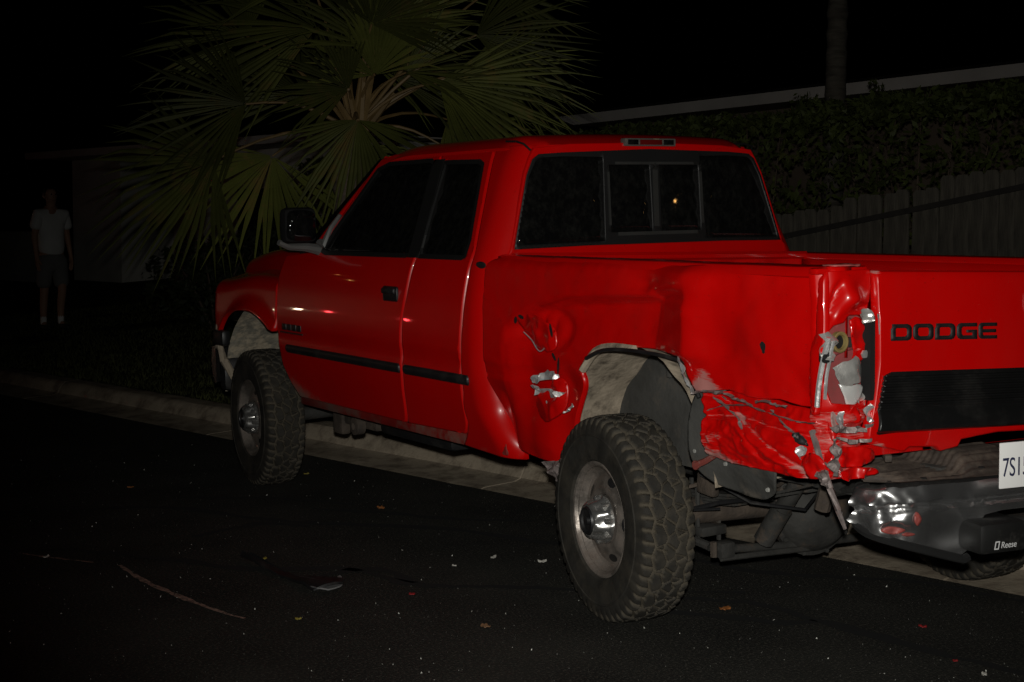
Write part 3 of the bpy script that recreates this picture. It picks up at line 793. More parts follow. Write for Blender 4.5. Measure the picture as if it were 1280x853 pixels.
def bed_scrape(y, z):
    s = .62 * gauss(y, .64, .07) * sstep(1.10, 1.03, z) + .40 * sstep(1.03, .97, z) * sstep(.9, .6, y)
    s += .34 * gauss(np.hypot((y - .72) / .6, (z - 1.18)), 0, .07) + .30 * gauss(y, .28, .12) * gauss(z, 1.17, .03)
    s += .45 * gauss(y, 1.52, .12) * gauss(z, .95, .02)
    return s
bed_l = panel('bed_side', bs_out, bed_f, .0145, RED, truck, .025, ID, inset=.005, attrs={'scrape': bed_scrape, 'dust': lambda y, z: .20 * sstep(1.33, 1.39, z) + .20 * sstep(.70, .58, z)})
tag(bed_l, 'dented left bed side torn open behind the wheel arch')
# puncture hole in the panel
mb = MB()
P = [(-.9745 - .006 + float(bed_dent(np.float64(.345 + .012 * math.cos(t)), np.float64(1.144 + .02 * math.sin(t)))), .345 + (.011 + .004 * math.sin(3 * t)) * math.cos(t), 1.144 + .021 * math.sin(t)) for t in np.linspace(0, 2 * math.pi, 13)[:-1]]
mb.add(P, [tuple(range(12))]); mb.build('puncture', BLACK, bed_l)
# right bed side, straight
rs_out = cr([(2.0, 1.413), (2.06, 1.39), (2.104, 1.325), (2.104, 1.1), (2.098, .857), (2.05, .70), (1.97, .60), (1.80, .575)], 4)
rs_out += [(1.245 + .60 * math.cos(a), .50 + .60 * math.sin(a)) for a in np.linspace(.05, math.pi - .05, 25)][:]
rs_out += [(.66, .70), (.08, .74), (.045, 1.0), (.06, 1.413)]
bed_right = panel('bed_side', rs_out, lambda y, z: (bed_x(y, z), y, z), .05, RED, truck, .025, (-1, 0, 0))
# rails on top, inner walls, floor, headboard
RAILM = RED
for sg in (-1, 1):
    out = [(.935, .06), (.935, 2.03), (.845, 2.06), (.845, .05)]
    panel('bed_rail', out, lambda x, y: (sg * x, y, 1.4145 + .008 * np.sin((x - .845) / .09 * math.pi) + .002 * fbm(y, x, 3, 9) * (sg < 0)), .03, RAILM, truck, .03, (0, 0, -1), inset=.008,
          attrs={'dust': lambda x, y: .20 + 0 * x})
    panel('bed_inner_wall', [(.07, 1.125), (2.03, 1.125), (2.03, 1.39), (.07, 1.39)], lambda y, z: (sg * (.84 + .02 * np.sin(y * 9) * 0), y, z), .08, RED, truck, .01, (sg, 0, 0), inset=0)
mb = MB(); mb.box((-.51, .05, .80), (.51, 2.03, .84)); mb.box((-.84, .05, .801), (.84, .60, .839)); mb.box((-.84, 1.82, .801), (.84, 2.029, .839))
for x in np.linspace(-.48, .48, 10): mb.box((x - .02, .06, .841), (x + .02, 2.02, .855), bev=.005)
mb.build('bed_floor', RED, truck)
panel('bed_headboard', [(-.84, .84), (.84, .84), (.84, 1.40), (-.84, 1.40)], lambda x, z: (x, 2.04 - .012 * np.cos(x * 22), z), .03, RED, truck, .02, (0, 1, 0), inset=.01)
mb = MB(); mb.tube([(-.86, 2.03, 1.408), (.86, 2.03, 1.408)], .02, 8); mb.build('headboard_rail', RED, truck)

for o in [c for c in truck.children if c.name.split('.')[0] in ('bed_rail', 'bed_inner_wall', 'bed_floor', 'bed_headboard', 'headboard_rail')] + [bed_right]:
    for v in o.data.vertices: v.co.z -= .026 * max(0, v.co.x + .90)
# --- folded flap of bare metal at the front of the rear arch
def patch(name, pts, org, ax, ay, nrm, amp, sc, m, parent, h=.008, depth=.004, seed=1, bulge=0., attrs=None, dn=0):
    """crumpled piece of sheet: outline in local (a,b), lifted along nrm by wrinkles"""
    org, ax, ay, nrm = (np.array(q, float) for q in (org, ax, ay, nrm))
    ax /= np.linalg.norm(ax); ay /= np.linalg.norm(ay); nrm /= np.linalg.norm(nrm)
    tear_ = m.name.split('.')[0] in ('torn_bare_steel', 'scraped_grey_steel', 'broken_reflector_silver')
    if tear_:
        rr_ = random.Random(seed); pts = [(p[0] + rr_.uniform(-.005, .005), p[1] + rr_.uniform(-.005, .005)) for p in pts]
    cc = np.mean(np.array(pts), 0); rad = np.max(np.linalg.norm(np.array(pts) - cc, axis=1))
    def f(a, b):
        w = amp * ridge(a, b, sc, seed) + amp * .5 * fbm(a, b, sc * 2.3, seed + 1, 2) + bulge * (1 - np.clip(np.hypot(a - cc[0], b - cc[1]) / rad, 0, 1) ** 2)
        X = org[:, None] + ax[:, None] * a + ay[:, None] * b + nrm[:, None] * w
        return X[0], X[1], X[2]
    return panel(name, pts, f, h * (1.35 if tear_ else 1), m, parent, .0015 if tear_ else depth, tuple(-nrm), inset=0, attrs=attrs, sharp=22 if tear_ else None, jit=.3 if tear_ else 0)
SIDE = ((0, 1, 0), (0, 0, 1), (-1, 0, 0))
patch('torn_metal', cr([(1.70, .915), (1.66, .935), (1.60, .958), (1.55, .966), (1.50, .960), (1.50, .94), (1.58, .925), (1.64, .905)], 3, True), (-.984, 0, 0), *SIDE, .019, 13, TORN, bed_l, seed=4, bulge=.012)
patch('torn_metal', cr([(1.685, .895), (1.60, .893), (1.50, .89), (1.455, .885), (1.49, .868), (1.54, .86), (1.575, .832), (1.60, .855), (1.65, .862)], 3, True), (-.987, 0, 0), *SIDE, .019, 13, TORN, bed_l, seed=9, bulge=.014)
patch('folded_flap', cr([(1.65, .88), (1.68, .82), (1.66, .775), (1.60, .752), (1.53, .775), (1.475, .812), (1.455, .87), (1.47, .93), (1.53, .94), (1.56, .90)], 3, True), (-.978, 0, 0), *SIDE, .008, 9, RED, bed_l, seed=12, bulge=.02)
patch('torn_metal', cr([(1.50, .800), (1.47, .815), (1.445, .838), (1.44, .825), (1.47, .80)], 3, True), (-.972, 0, 0), *SIDE, .008, 30, TORN, bed_l, seed=22, h=.006)
patch('puckered_patch', cr([(1.845, 1.150), (1.80, 1.175), (1.72, 1.182), (1.64, 1.165), (1.575, 1.130), (1.56, 1.06), (1.61, 1.035), (1.70, 1.055), (1.76, 1.10)], 3, True), (-.960, 0, 0), *SIDE, .007, 11, RED, bed_l, seed=31, bulge=.005)
mb = MB()
for (y, z, w, hh, r) in ((1.843, 1.152, .012, .016, .4), (1.80, 1.168, .022, .008, .2), (1.578, 1.125, .010, .03, -.3), (1.53, .985, .008, .035, .1), (1.56, 1.02, .02, .008, .8)):
    P = [(-.972, y + w * math.cos(t) * math.cos(r) - hh * math.sin(t) * math.sin(r), z + w * math.cos(t) * math.sin(r) + hh * math.sin(t) * math.cos(r)) for t in np.linspace(0, 2 * math.pi, 11)[:-1]]
    mb.add([(p[0], p[1], p[2]) for p in P], [tuple(range(10))])
mb.split('tear', BLACK, bed_l)
mb = MB(); mb.tube([(-.966, y, z) for y, z in cr([(1.79, 1.105), (1.73, 1.075), (1.69, 1.04), (1.66, 1.035), (1.62, 1.06)], 4)], .003, 5); mb.build('torn_edge', TORN, bed_l)
# bright peeled lip at the rear of the arch
patch('torn_metal', cr([(.752, 1.078), (.738, 1.080), (.712, 1.045), (.682, .995), (.668, .968), (.676, .966), (.70, 1.01), (.735, 1.055)], 3, True), (-.985, 0, 0), *SIDE, .008, 18, TORN, bed_l, seed=14, bulge=.008, h=.007)
# black arch lip + white undertrim at top of the arch
mb = MB(); mb.tube([(-.955, y, z - .008) for y, z in cr([(1.36, 1.035), (1.25, 1.075), (1.10, 1.088), (.92, 1.086), (.80, 1.076), (.745, 1.064), (.70, .99), (.672, .95)], 4)], .008, 6); mb.build('arch_lip', BLACKP, bed_l)
mb = MB(); mb.tube([(-.93, y, z) for y, z in cr([(1.42, .975), (1.33, 1.055), (1.22, 1.082), (1.08, 1.083)], 4)], .016, 6); mb.build('arch_undertrim', LINER, bed_l)
# lower hanging end at front corner of the bed
mb = MB(); mb.box((-.90, 1.50, .50), (-.82, 1.66, .56), Matrix.Rotation(.0, 3, 'X'), bev=.012); mb.build('bed_corner_bracket', CHASSIS, truck)
patch('torn_edge', cr([(1.72, .565), (1.68, .535), (1.62, .50), (1.60, .515), (1.58, .55), (1.53, .575), (1.55, .60), (1.64, .575)], 3, True), (-.93, 0, 0), *SIDE, .012, 18, DULL, bed_l, seed=41)

# --- crumpled lower rear panel
low_out = [(.660, .958), (.640, .93), (.623, .89), (.624, .80), (.612, .752), (.56, .740), (.494, .736), (.40, .735), (.333, .734), (.226, .731), (.12, .735), (.045, .745), (.04, .82), (.05, .90), (.075, .942), (.148, .952), (.25, .957), (.32, .966), (.396, .963), (.48, .975), (.54, .977), (.60, .968)]
def low_wr(y, z):
    a_ = np.clip(ridge(y * .8 + z * .4, z * 2.4 - y * .5, 22, 18), 0, 1); b_ = np.clip(ridge(y * .6 - z * .2, z * 2.0, 12, 27), 0, 1) ** 2
    return .0055 * a_ ** 2 * sstep(.20, .60, y) * sstep(.93, .82, z) + .006 * b_ * sstep(.97, .90, z)
def low_f(y, z):
    t = np.clip((z - .735) / .23, 0, 1)
    d = .050 * t * sstep(.70, .55, y) - .035 * np.sin(np.clip((z - .735) / .20, 0, 1) * math.pi) * sstep(.02, .35, y)
    l1 = z - (.955 - .46 * np.clip(.60 - y, 0, 1)); l2 = z - (.90 - .10 * np.abs(y - .48)); l3 = z - (.95 - .95 * (np.clip(.52 - y, -.02, .2)))
    d += .016 * gauss(l1, 0, .010) - .012 * gauss(l1, -.022, .014) + .014 * gauss(l2, 0, .008) + .010 * gauss(l3, 0, .008) * (y < .56)
    d += .005 * ridge(y, z, 8, 17) - low_wr(y, z) + .003 * fbm(y, z, 40, 19, 2)
    d += .03 * gauss(y, .10, .06) * gauss(z, .86, .05)
    return -(np.interp(z, [.7, .9, 1.0], [.955, .972, .975]) - d), y, z
def low_scrape(y, z):
    l1 = z - (.955 - .46 * np.clip(.60 - y, 0, 1)); l2 = z - (.90 - .10 * np.abs(y - .48)); l3 = z - (.95 - .95 * (np.clip(.52 - y, -.02, .2)))
    return .24 * sstep(.34, .62, y) * sstep(.90, .80, z) + 34 * low_wr(y, z) * (.35 + .65 * sstep(.30, .58, y) * sstep(.90, .80, z)) + .40 * gauss(l1, 0, .008) + .40 * gauss(l2, 0, .006) + .30 * gauss(l3, 0, .006) + .22 * sstep(.77, .74, z) + .16
low = panel('crumpled_panel', low_out, low_f, .0062, RED, truck, .02, ID, inset=.004, attrs={'scrape': low_scrape, 'dust': lambda y, z: .45 * sstep(.45, .62, y) * sstep(.84, .76, z)})
tag(low, 'crumpled red lower bed corner with pale scuffs')
# ragged grey edge along the split
def ragged(name, pts, w, m, parent, x=-.982, amp=.010, seed=0):
    r = random.Random(seed); P = cr(pts, 5); mb = MB(); vs = []
    for i, (y, z) in enumerate(P):
        w_ = w * .5; a = w_ * r.uniform(.3, 1.6); b = w_ * r.uniform(.2, 1.5)
        vs += [(x + r.uniform(-amp, amp), y, z + a), (x - amp * r.uniform(.2, 1.4), y + r.uniform(-.006, .006), z), (x + r.uniform(-amp, amp), y, z - b)]
    n = len(P); mb.add(vs, [(3 * i + k, 3 * i + k + 1, 3 * i + k + 4, 3 * i + k + 3) for i in range(n - 1) for k in range(2)])
    return mb.build(name, m, parent, ang=25)
ragged('torn_edge', [(.675, .962), (.62, .972), (.56, .975), (.50, .975), (.44, .962), (.396, .955)], .009, DULL, low, seed=3)
ragged('torn_edge', [(.36, .962), (.30, .968), (.25, .962), (.20, .962)], .009, DULL, low, seed=4, x=-.974)
ragged('torn_edge', [(.45, .958), (.36, .935), (.27, .925), (.18, .915), (.09, .92)], .005, DULL, low, seed=5, x=-.955)
ragged('torn_edge', [(.585, .955), (.52, .93), (.46, .895), (.43, .86)], .005, DULL, low, seed=6, x=-.965)
ragged('torn_edge', [(.625, .90), (.55, .925), (.47, .938), (.40, .945)], .005, DULL, low, seed=7, x=-.962)
ragged('torn_edge', [(.30, .94), (.24, .90), (.18, .87), (.13, .845)], .006, DULL, low, seed=8, x=-.955)
# chrome and grey shreds around the rear lower corner
patch('torn_metal', cr([(.155, .835), (.12, .842), (.10, .825), (.12, .805), (.15, .81)], 3, True), (-.985, 0, 0), *SIDE, .012, 22, TORN, low, seed=51, h=.005)
patch('folded_flap', cr([(.12, .815), (.06, .83), (.02, .80), (.03, .76), (.08, .745), (.115, .775)], 3, True), (-.985, 0, 0), *SIDE, .010, 17, RED, low, seed=52, bulge=.006)
patch('torn_metal', cr([(.06, .79), (.03, .80), (-.01, .765), (.005, .735), (.04, .745)], 3, True), (-.992, 0, 0), *SIDE, .012, 24, DULL, low, seed=53, h=.005)
patch('torn_metal', cr([(.19, .875), (.15, .88), (.12, .855), (.13, .84), (.17, .85)], 3, True), (-.972, 0, 0), *SIDE, .012, 24, BLACKP, low, seed=54, h=.005)
mb = MB(); mb.tube([(-.95, .115, .89), (-.975, .05, .80), (-.985, .0, .725), (-.98, -.03, .66), (-.96, -.04, .60)], [.012, .010, .011, .010, .006], 6); mb.build('dangling_strap', DULL, truck)
# inner fender liner, hanging dark behind the wheel
lin_out = cr([(.70, .985), (.735, .90), (.752, .80), (.748, .71), (.722, .655), (.659, .626), (.576, .612), (.475, .603), (.41, .612), (.345, .655), (.30, .72)], 4) + [(.30, .80), (.55, .82), (.58, .98)]
panel('torn_fender_liner', lin_out, lambda y, z: (-(.935 + .02 * np.sin(y * 9) - .05 * sstep(.75, .60, z)) + .006 * fbm(y, z, 8, 77), y, z), .02, LINER_D, truck, .008, ID)
mb = MB(); mb.tube([(-.945, .60, .745), (-.955, .64, .72), (-.96, .685, .70)], [.011, .012, .013], 7); mb.tube([(-.966, .685, .70), (-.958, .685, .70)], .017, 8); mb.build('bent_bolt', mat('scuffed_red_rod', (.22, .05, .04), rough=.6, dirt=(.2, .17, .15), dscale=30), truck)
mb = MB()
for y, z in ((.725, .742), (.56, .718), (.345, .66)): mb.lathe([(0, .009), (-.006, .007), (-.006, 0)], (-.95 + .02, y, z), 'x', 8)
mb.split('liner_clip', mat('grey_clip', (.3, .3, .28), rough=.6), truck)

# --- tail corner with the smashed lamp pocket
pocket = [(-.945, 1.20), (-.915, 1.232), (-.875, 1.24), (-.86, 1.262), (-.815, 1.262), (-.775, 1.246), (-.772, 1.10), (-.785, .985), (-.84, .975), (-.93, .985), (-.945, 1.06)]
def corner_f(x, z):
    y = .045 + .06 * np.clip((-.90 - x) / .075, 0, 1) ** 2
    y = y + .020 * fbm(x, z, 9, 61) * sstep(1.37, 1.30, z) * 0.6
    up = sstep(1.24, 1.27, z)
    y = y - .030 * gauss(x, -.86, .045) * gauss(z, 1.315, .05) + .030 * gauss(x, -.915 + (z - 1.30) * .25, .012) * up * sstep(1.385, 1.34, z)
    y = y + .018 * gauss(z, 1.285, .012) * gauss(x, -.80, .05)
    dn = sstep(.97, .93, z)
    y = y + dn * (.022 * ridge(x * .7, z * 1.6, 10, 63) + .006 * fbm(x, z, 26, 64, 2))
    return x, y, z
co_out = [(-.968, 1.405), (-.962, 1.25), (-.958, 1.0), (-.955, .80), (-.95, .74), (-.86, .735), (-.80, .75), (-.79, .90), (-.775, 1.0), (-.768, 1.25), (-.765, 1.405)]
corner = panel('tail_corner', co_out, corner_f, .009, RED, truck, .02, (0, 1, 0), holes=[pocket], inset=.004, attrs={'scrape': lambda x, z: .55 * sstep(.99, .95, z) + .35 * gauss(z, 1.25, .02) + .2 * gauss(z, 1.40, .03)})
tag(corner, 'smashed red tail corner with an empty lamp pocket')
MB().box((-.985, .06, 1.395), (-.76, .10, 1.416), bev=.008).build('corner_cap', RED, corner)
# flattened pale scuff on the rail end
patch('scuffed_cap', cr([(-.93, .035), (-.83, .03), (-.80, .075), (-.86, .10), (-.93, .095)], 3, True), (0, 0, 1.421), (1, 0, 0), (0, 1, 0), (0, 0, 1), .004, 14, mat('scuffed_red', (.42, .10, .09), rough=.5, var=.3, scale=30), corner, h=.01, seed=71)
pock = MB(); pock.box((-.950, .085, .95), (-.765, .10, 1.28)); pock.build('lamp_pocket', PRIMER, corner)
BACK = ((1, 0, 0), (0, 0, 1), (0, -1, 0))
patch('pocket_plate', cr([(-.93, 1.232), (-.89, 1.225), (-.86, 1.245), (-.815, 1.25), (-.80, 1.20), (-.805, 1.15), (-.86, 1.145), (-.925, 1.13)], 2, True), (0, .075, 0), *BACK, .006, 8, PRIMER, corner, seed=81)
patch('pocket_plate', cr([(-.85, 1.245), (-.80, 1.25), (-.782, 1.21), (-.785, 1.12), (-.815, 1.105), (-.835, 1.15)], 2, True), (0, .060, 0), *BACK, .010, 12, RED, corner, seed=82, bulge=.01)
mb = MB(); mb.lathe([(0, .034), (-.016, .034), (-.018, .030), (-.016, .024), (0, .022)], (-.89, .066, 1.178), 'y', 24); mb.build('bulb_socket', BRASS, corner)
mb = MB(); mb.lathe([(-.004, .024), (-.003, 0)], (-.89, .066, 1.178), 'y', 20); mb.build('socket_hole', BLACK, corner)
MB().box((-.862, .052, 1.158), (-.835, .075, 1.19), bev=.004).build('socket_clip', CHASSIS, corner)
# broken reflector bowls
patch('broken_reflector', cr([(-.915, 1.10), (-.88, 1.118), (-.84, 1.128), (-.80, 1.105), (-.795, 1.06), (-.84, 1.045), (-.875, 1.035), (-.905, 1.06)], 3, True), (0, .055, 0), *BACK, .008, 10, REFL, corner, seed=91, bulge=.030, h=.006)
patch('broken_reflector', cr([(-.90, 1.045), (-.875, 1.035), (-.83, 1.04), (-.80, 1.03), (-.81, 1.0), (-.845, .965), (-.865, .97), (-.88, 1.0)], 2, True), (0, .048, 0), *BACK, .004, 8, mat('white_reflector', (.70, .70, .68), rough=.3, var=.12, metal=.3), corner, seed=92, bulge=.012, h=.006)
patch('broken_reflector', cr([(-.83, .985), (-.80, 1.02), (-.785, .99), (-.80, .96)], 2, True), (0, .045, 0), *BACK, .010, 30, REFL, corner, seed=93, h=.004)
patch('broken_reflector', cr([(-.93, .955), (-.885, .965), (-.87, .91), (-.90, .895), (-.93, .91)], 2, True), (0, .040, 0), *BACK, .006, 14, mat('grey_pink_plate', (.35, .22, .2), rough=.5, var=.2), corner, seed=94, h=.006)
patch('broken_reflector', cr([(-.84, 1.265), (-.815, 1.285), (-.785, 1.28), (-.775, 1.255), (-.80, 1.235), (-.83, 1.245)], 2, True), (0, .025, 0), *BACK, .014, 22, REFL, corner, seed=95, h=.005, bulge=.012)
patch('broken_reflector', cr([(-.985, 1.205), (-.955, 1.215), (-.93, 1.19), (-.935, 1.14), (-.96, 1.125), (-.985, 1.14)], 2, True), (0, .035, 0), *BACK, .016, 18, REFL, corner, seed=96, h=.005)
MB().box((-.98, .03, 1.118), (-.945, .06, 1.15), bev=.006).build('lamp_clip', BLACKP, corner)
mb = MB(); mb.lathe([(0, .014), (-.006, .014), (-.008, 0)], (-.80, .038, 1.135), 'y', 6); mb.build('pocket_bolt', TORN, corner)
# curved bright strip: the peeled edge of the bed side
mb = MB(); mb.tube([(-.972, y, z) for y, z in cr([(.022, 1.20), (.030, 1.175), (.045, 1.13), (.060, 1.07), (.068, 1.02), (.072, .975)], 5)], .009, 8); mb.tube([(-.955, y - .012, z) for y, z in cr([(.03, 1.19), (.045, 1.13), (.060, 1.07), (.066, 1.0)], 5)], .006, 6); mb.build('peeled_edge', TORN, corner)
# dark slit beside the tailgate
MB().box((-.790, .02, .985), (-.768, .06, 1.255)).build('gate_gap', BLACK, corner)
patch('torn_metal', cr([(-.768, 1.262), (-.752, 1.255), (-.752, 1.20), (-.764, 1.20)], 2, True), (0, .012, 0), *BACK, .004, 20, TORN, corner, seed=98, h=.006)
# shredded metal under the pocket
for k, (pts, y0, sd, mm) in enumerate([
        ([(-.975, .922), (-.90, .912), (-.83, .905), (-.79, .912), (-.79, .898), (-.85, .890), (-.92, .895), (-.96, .905)], .012, 101, DULL),
        ([(-.955, .885), (-.89, .872), (-.82, .868), (-.80, .862), (-.86, .858), (-.93, .868)], -.002, 102, DULL),
        ([(-.93, .965), (-.955, .94), (-.945, .92), (-.92, .93)], .01, 103, TORN),
        ([(-.81, .975), (-.79, .965), (-.785, .925), (-.80, .915), (-.815, .945)], .015, 104, TORN),
        ([(-.95, .84), (-.86, .845), (-.80, .83), (-.79, .80), (-.86, .782), (-.94, .79)], .0, 105, RED),
        ([(-.97, .88), (-.955, .83), (-.96, .77), (-.985, .78), (-.985, .86)], .0, 106, DULL),
        ([(-.945, .775), (-.86, .78), (-.80, .77), (-.80, .75), (-.93, .745)], -.01, 107, RED),
        ([(-.87, .975), (-.845, .96), (-.84, .925), (-.86, .92), (-.88, .94)], .02, 108, RED)]):
    patch('torn_metal', cr(pts, 3, True), (0, y0, 0), *BACK, .014 if mm is not RED else .009, 20 if mm is not RED else 17, mm, corner, seed=sd, h=.006, bulge=.008 if mm is not RED else .003)

MB().box((.80, .035, .93), (.965, .10, 1.36), bev=.012).build('tail_corner', RED, truck)
MB().box((.815, .015, .95), (.95, .034, 1.25), bev=.008).build('tail_light', REDLENS, truck)
# --- tailgate
PHI = math.radians(8); GX, GY = -.762, .018
def gate_pt(a, z, off=0.):
    n = np.array([-math.sin(PHI), -math.cos(PHI)])   # outward
    return GX + a * math.cos(PHI) + n[0] * off, GY - a * math.sin(PHI) + n[1] * off, z - .036 * a
def gate_map(fn): return lambda a, z: gate_pt(a, z, fn(a, z))
gbump = lambda a, z: .006 * np.sin(np.clip((z - .8) / .6, 0, 1) * math.pi) - .016 * np.clip((z - 1.385) / .02, 0, 1) ** 2 + .002 * fbm(a, z, 4, 121) + .004 * sstep(1.268, 1.262, z) * sstep(.80, .86, z)
g_out = [(.0, 1.40), (.004, 1.25), (.004, 1.10), (-.012, .98), (-.030, .90), (-.036, .845), (.05, .825), (.11, .812), (.13, .826), (.245, .822), (.262, .806), (.335, .818), (.345, .842), (.42, .852), (.50, .86), (1.50, .86), (1.545, .90), (1.545, 1.40)]
gate = panel('tailgate', g_out, gate_map(gbump), .025, RED, truck, .04, (math.sin(PHI), math.cos(PHI), 0), attrs={'scrape': lambda a, z: .42 * gauss(a, .0, .03) + .2 * gauss(z, 1.40, .01) + .35 * gauss(z, .83, .02)})
tag(gate, 'red tailgate pushed askew with ribbed black trim')
t_out = [(.018, 1.065), (.05, 1.076), (.10, 1.076), (1.45, 1.076), (1.50, 1.06), (1.545, .90), (1.53, .885), (.06, .878), (-.005, .874), (-.018, .89)]
def trim_f(a, z):
    rib = np.cos((z - 1.066) / .0172 * 2 * math.pi)
    up = sstep(.955, .968, z) * sstep(1.072, 1.064, z)
    return .015 + up * .0062 * rib + .022 * np.sin(np.clip((.955 - z) / .075, 0, 1) * math.pi / 2 * 1.35) * sstep(.877, .889, z)
trim = panel('gate_trim', t_out, gate_map(lambda a, z: gbump(a, z) + trim_f(a, z) - .004), .0034, TRIM, gate, .012, (math.sin(PHI), math.cos(PHI), 0), inset=.0)
mb = MB()
def letter(polys, a0, w):
    pass
# word on the tailgate: D O D G E, wide squared letters cut from sheet
LH, LW, LS = .054, .082, .0905
A0, Z0 = .046, 1.176
def lt(p): return [(A0 + q[0] * LW, Z0 + q[1] * LH + .036 * 0) for q in p]
D_o = [(0, 0), (.80, 0), (.93, .08), (1, .25), (1, .75), (.93, .92), (.80, 1), (.06, 1), (.06, .78), (.0, .72)]
D_h = [(.22, .25), (.70, .25), (.78, .35), (.78, .68), (.70, .76), (.26, .76), (.22, .68)]
O_o = [(.2, 0), (.82, 0), (.94, .08), (1, .25), (1, .75), (.94, .92), (.82, 1), (.2, 1), (.07, .92), (0, .75), (0, .25), (.07, .08)]
O_h = [(.30, .25), (.72, .25), (.78, .35), (.78, .67), (.72, .76), (.30, .76), (.23, .67), (.23, .35)]
G_o = [(.2, 0), (1, 0), (1, .58), (.48, .58), (.48, .40), (.78, .40), (.78, .24), (.30, .24), (.23, .34), (.23, .67), (.30, .77), (1, .77), (1, 1), (.2, 1), (.07, .92), (0, .75), (0, .25), (.07, .08)]
E_o = [(.16, 0), (1, 0), (1, .22), (.26, .22), (.22, .30), (.22, .39), (.95, .39), (.95, .60), (.22, .60), (.22, .70), (.26, .78), (1, .78), (1, 1), (.16, 1), (.05, .92), (0, .78), (0, .22), (.05, .08)]
INK = mat('black_lettering', (.012, .010, .010), rough=.6, var=.1)
for i, (o_, hs) in enumerate([(D_o, [D_h]), (O_o, [O_h]), (D_o, [D_h]), (G_o, []), (E_o, [])]):
    sh = lambda p, i=i: [(A0 + i * LS + q[0] * LW * (1.02 if i < 4 else .95), Z0 + q[1] * LH) for q in p]
    panel('tailgate_letter', sh(o_), gate_map(lambda a, z: gbump(a, z) + .0035), .012, INK, gate, .003, (math.sin(PHI), math.cos(PHI), 0), holes=[sh(h_) for h_ in hs], inset=0)
mb = MB(); mb.box((.62, 0, 1.22), (.92, .012, 1.33), bev=.01)
MB().add([gate_pt(v[0], v[2], .010 + .012 - v[1]) for v in mb.v], mb.f).build('gate_handle', BLACKP, gate)

# --- rear bumper
BP = math.radians(12); BX, BY = -.975, -.02
def bump_pt(a, off, z): return (BX + a * math.cos(BP) - off * math.sin(BP), BY - a * math.sin(BP) - off * math.cos(BP), z)
BPATH = cr([(-.755, .19), (-.772, .14), (-.790, .09), (-.788, .035), (-.752, -.02), (-.661, -.075), (-.475, -.127), (-.287, -.167), (.0, -.20), (.35, -.215), (.72, -.19), (.90, -.12), (.95, .0)], 10)
_bp = np.array(BPATH); _bs = np.concatenate([[0], np.cumsum(np.linalg.norm(np.diff(_bp, axis=0), axis=1))])
def bface(a, off, z):
    x, y = np.interp(a, _bs, _bp[:, 0]), np.interp(a, _bs, _bp[:, 1]); x2, y2 = np.interp(a + .01, _bs, _bp[:, 0]), np.interp(a + .01, _bs, _bp[:, 1]); x1, y1 = np.interp(a - .01, _bs, _bp[:, 0]), np.interp(a - .01, _bs, _bp[:, 1])
    t = np.array([x2 - x1, y2 - y1]); t /= np.linalg.norm(t) + 1e-9
    return (float(x + t[1] * off), float(y - t[0] * off), z)
A0B = _bs[20] - .05            # start of the metal near the bent end
def zlow(a): return np.interp(a - A0B, [0, .05, .11, .18, .285, .455, .485, .53, .60, 1.30, 1.36, 1.44, 2.0], [.625, .575, .553, .536, .507, .456, .475, .59, .60, .60, .50, .48, .56])
def ztop(a): return np.interp(a - A0B, [0, .1, .3, .5, 1.95], [.690, .700, .712, .712, .712])
AEND = _bs[-1]
A = np.concatenate([np.linspace(0, .62, 90), np.linspace(.63, AEND - A0B, 50)]) + A0B; nprof = 26; vs = []
for a in A:
    q_ = a - A0B
    for j in range(nprof):
        t = j / (nprof - 1); zt, zl = float(ztop(a)), float(zlow(a)); z = zt + (zl - zt) * max(0, (t - .05) / .95); hh = zt - z
        off = float(np.interp(hh, [0, .006, .012, .060, .066, .078, .088, .26], [-.018, -.011, -.008, .0, -.010, -.012, -.001, -.030]))
        if t < .05: off = -.06
        cr_ = max(0, 1 - q_ / .34)
        w1 = float(ridge(np.float64(q_), np.float64(z * 1.6), 9, 131)); w2 = float(fbm(np.float64(q_), np.float64(z), 26, 132, 2))
        off += cr_ * min(1, hh / .05) * (.024 * w1 + .014 * w2)
        off -= .022 * math.exp(-((q_ - .40) / .09) ** 2 - ((z - .53) / .06) ** 2)
        off += .004 * float(fbm(np.float64(q_), np.float64(z), 7, 133)) - .03 * max(0, 1 - q_ / .05) ** 2
        vs.append(bface(a, off, z + (.012 * w2 * cr_ if t < .1 else 0)))
mb = MB(); n = nprof
mb.add(vs, [(i * n + j, i * n + j + 1, (i + 1) * n + j + 1, (i + 1) * n + j) for i in range(len(A) - 1) for j in range(n - 1)])
mb.add([vs[i * n + n - 1] for i in range(len(A))] + [bface(A[i], -.06, vs[i * n + n - 1][2] + .01) for i in range(len(A))], [(i, i + 1, len(A) + i + 1, len(A) + i) for i in range(len(A) - 1)])
bumper = mb.build('rear_bumper', CHROME, truck, ang=45)
tag(bumper, 'crumpled chrome rear bumper bent in at the left end')
mb = MB(); mb.tube([bface(A0B + q_, -.012, float(zlow(A0B + q_)) - .010) for q_ in np.linspace(.03, .47, 24)], .015, 6); mb.build('bumper_edge', BLACK, bumper)
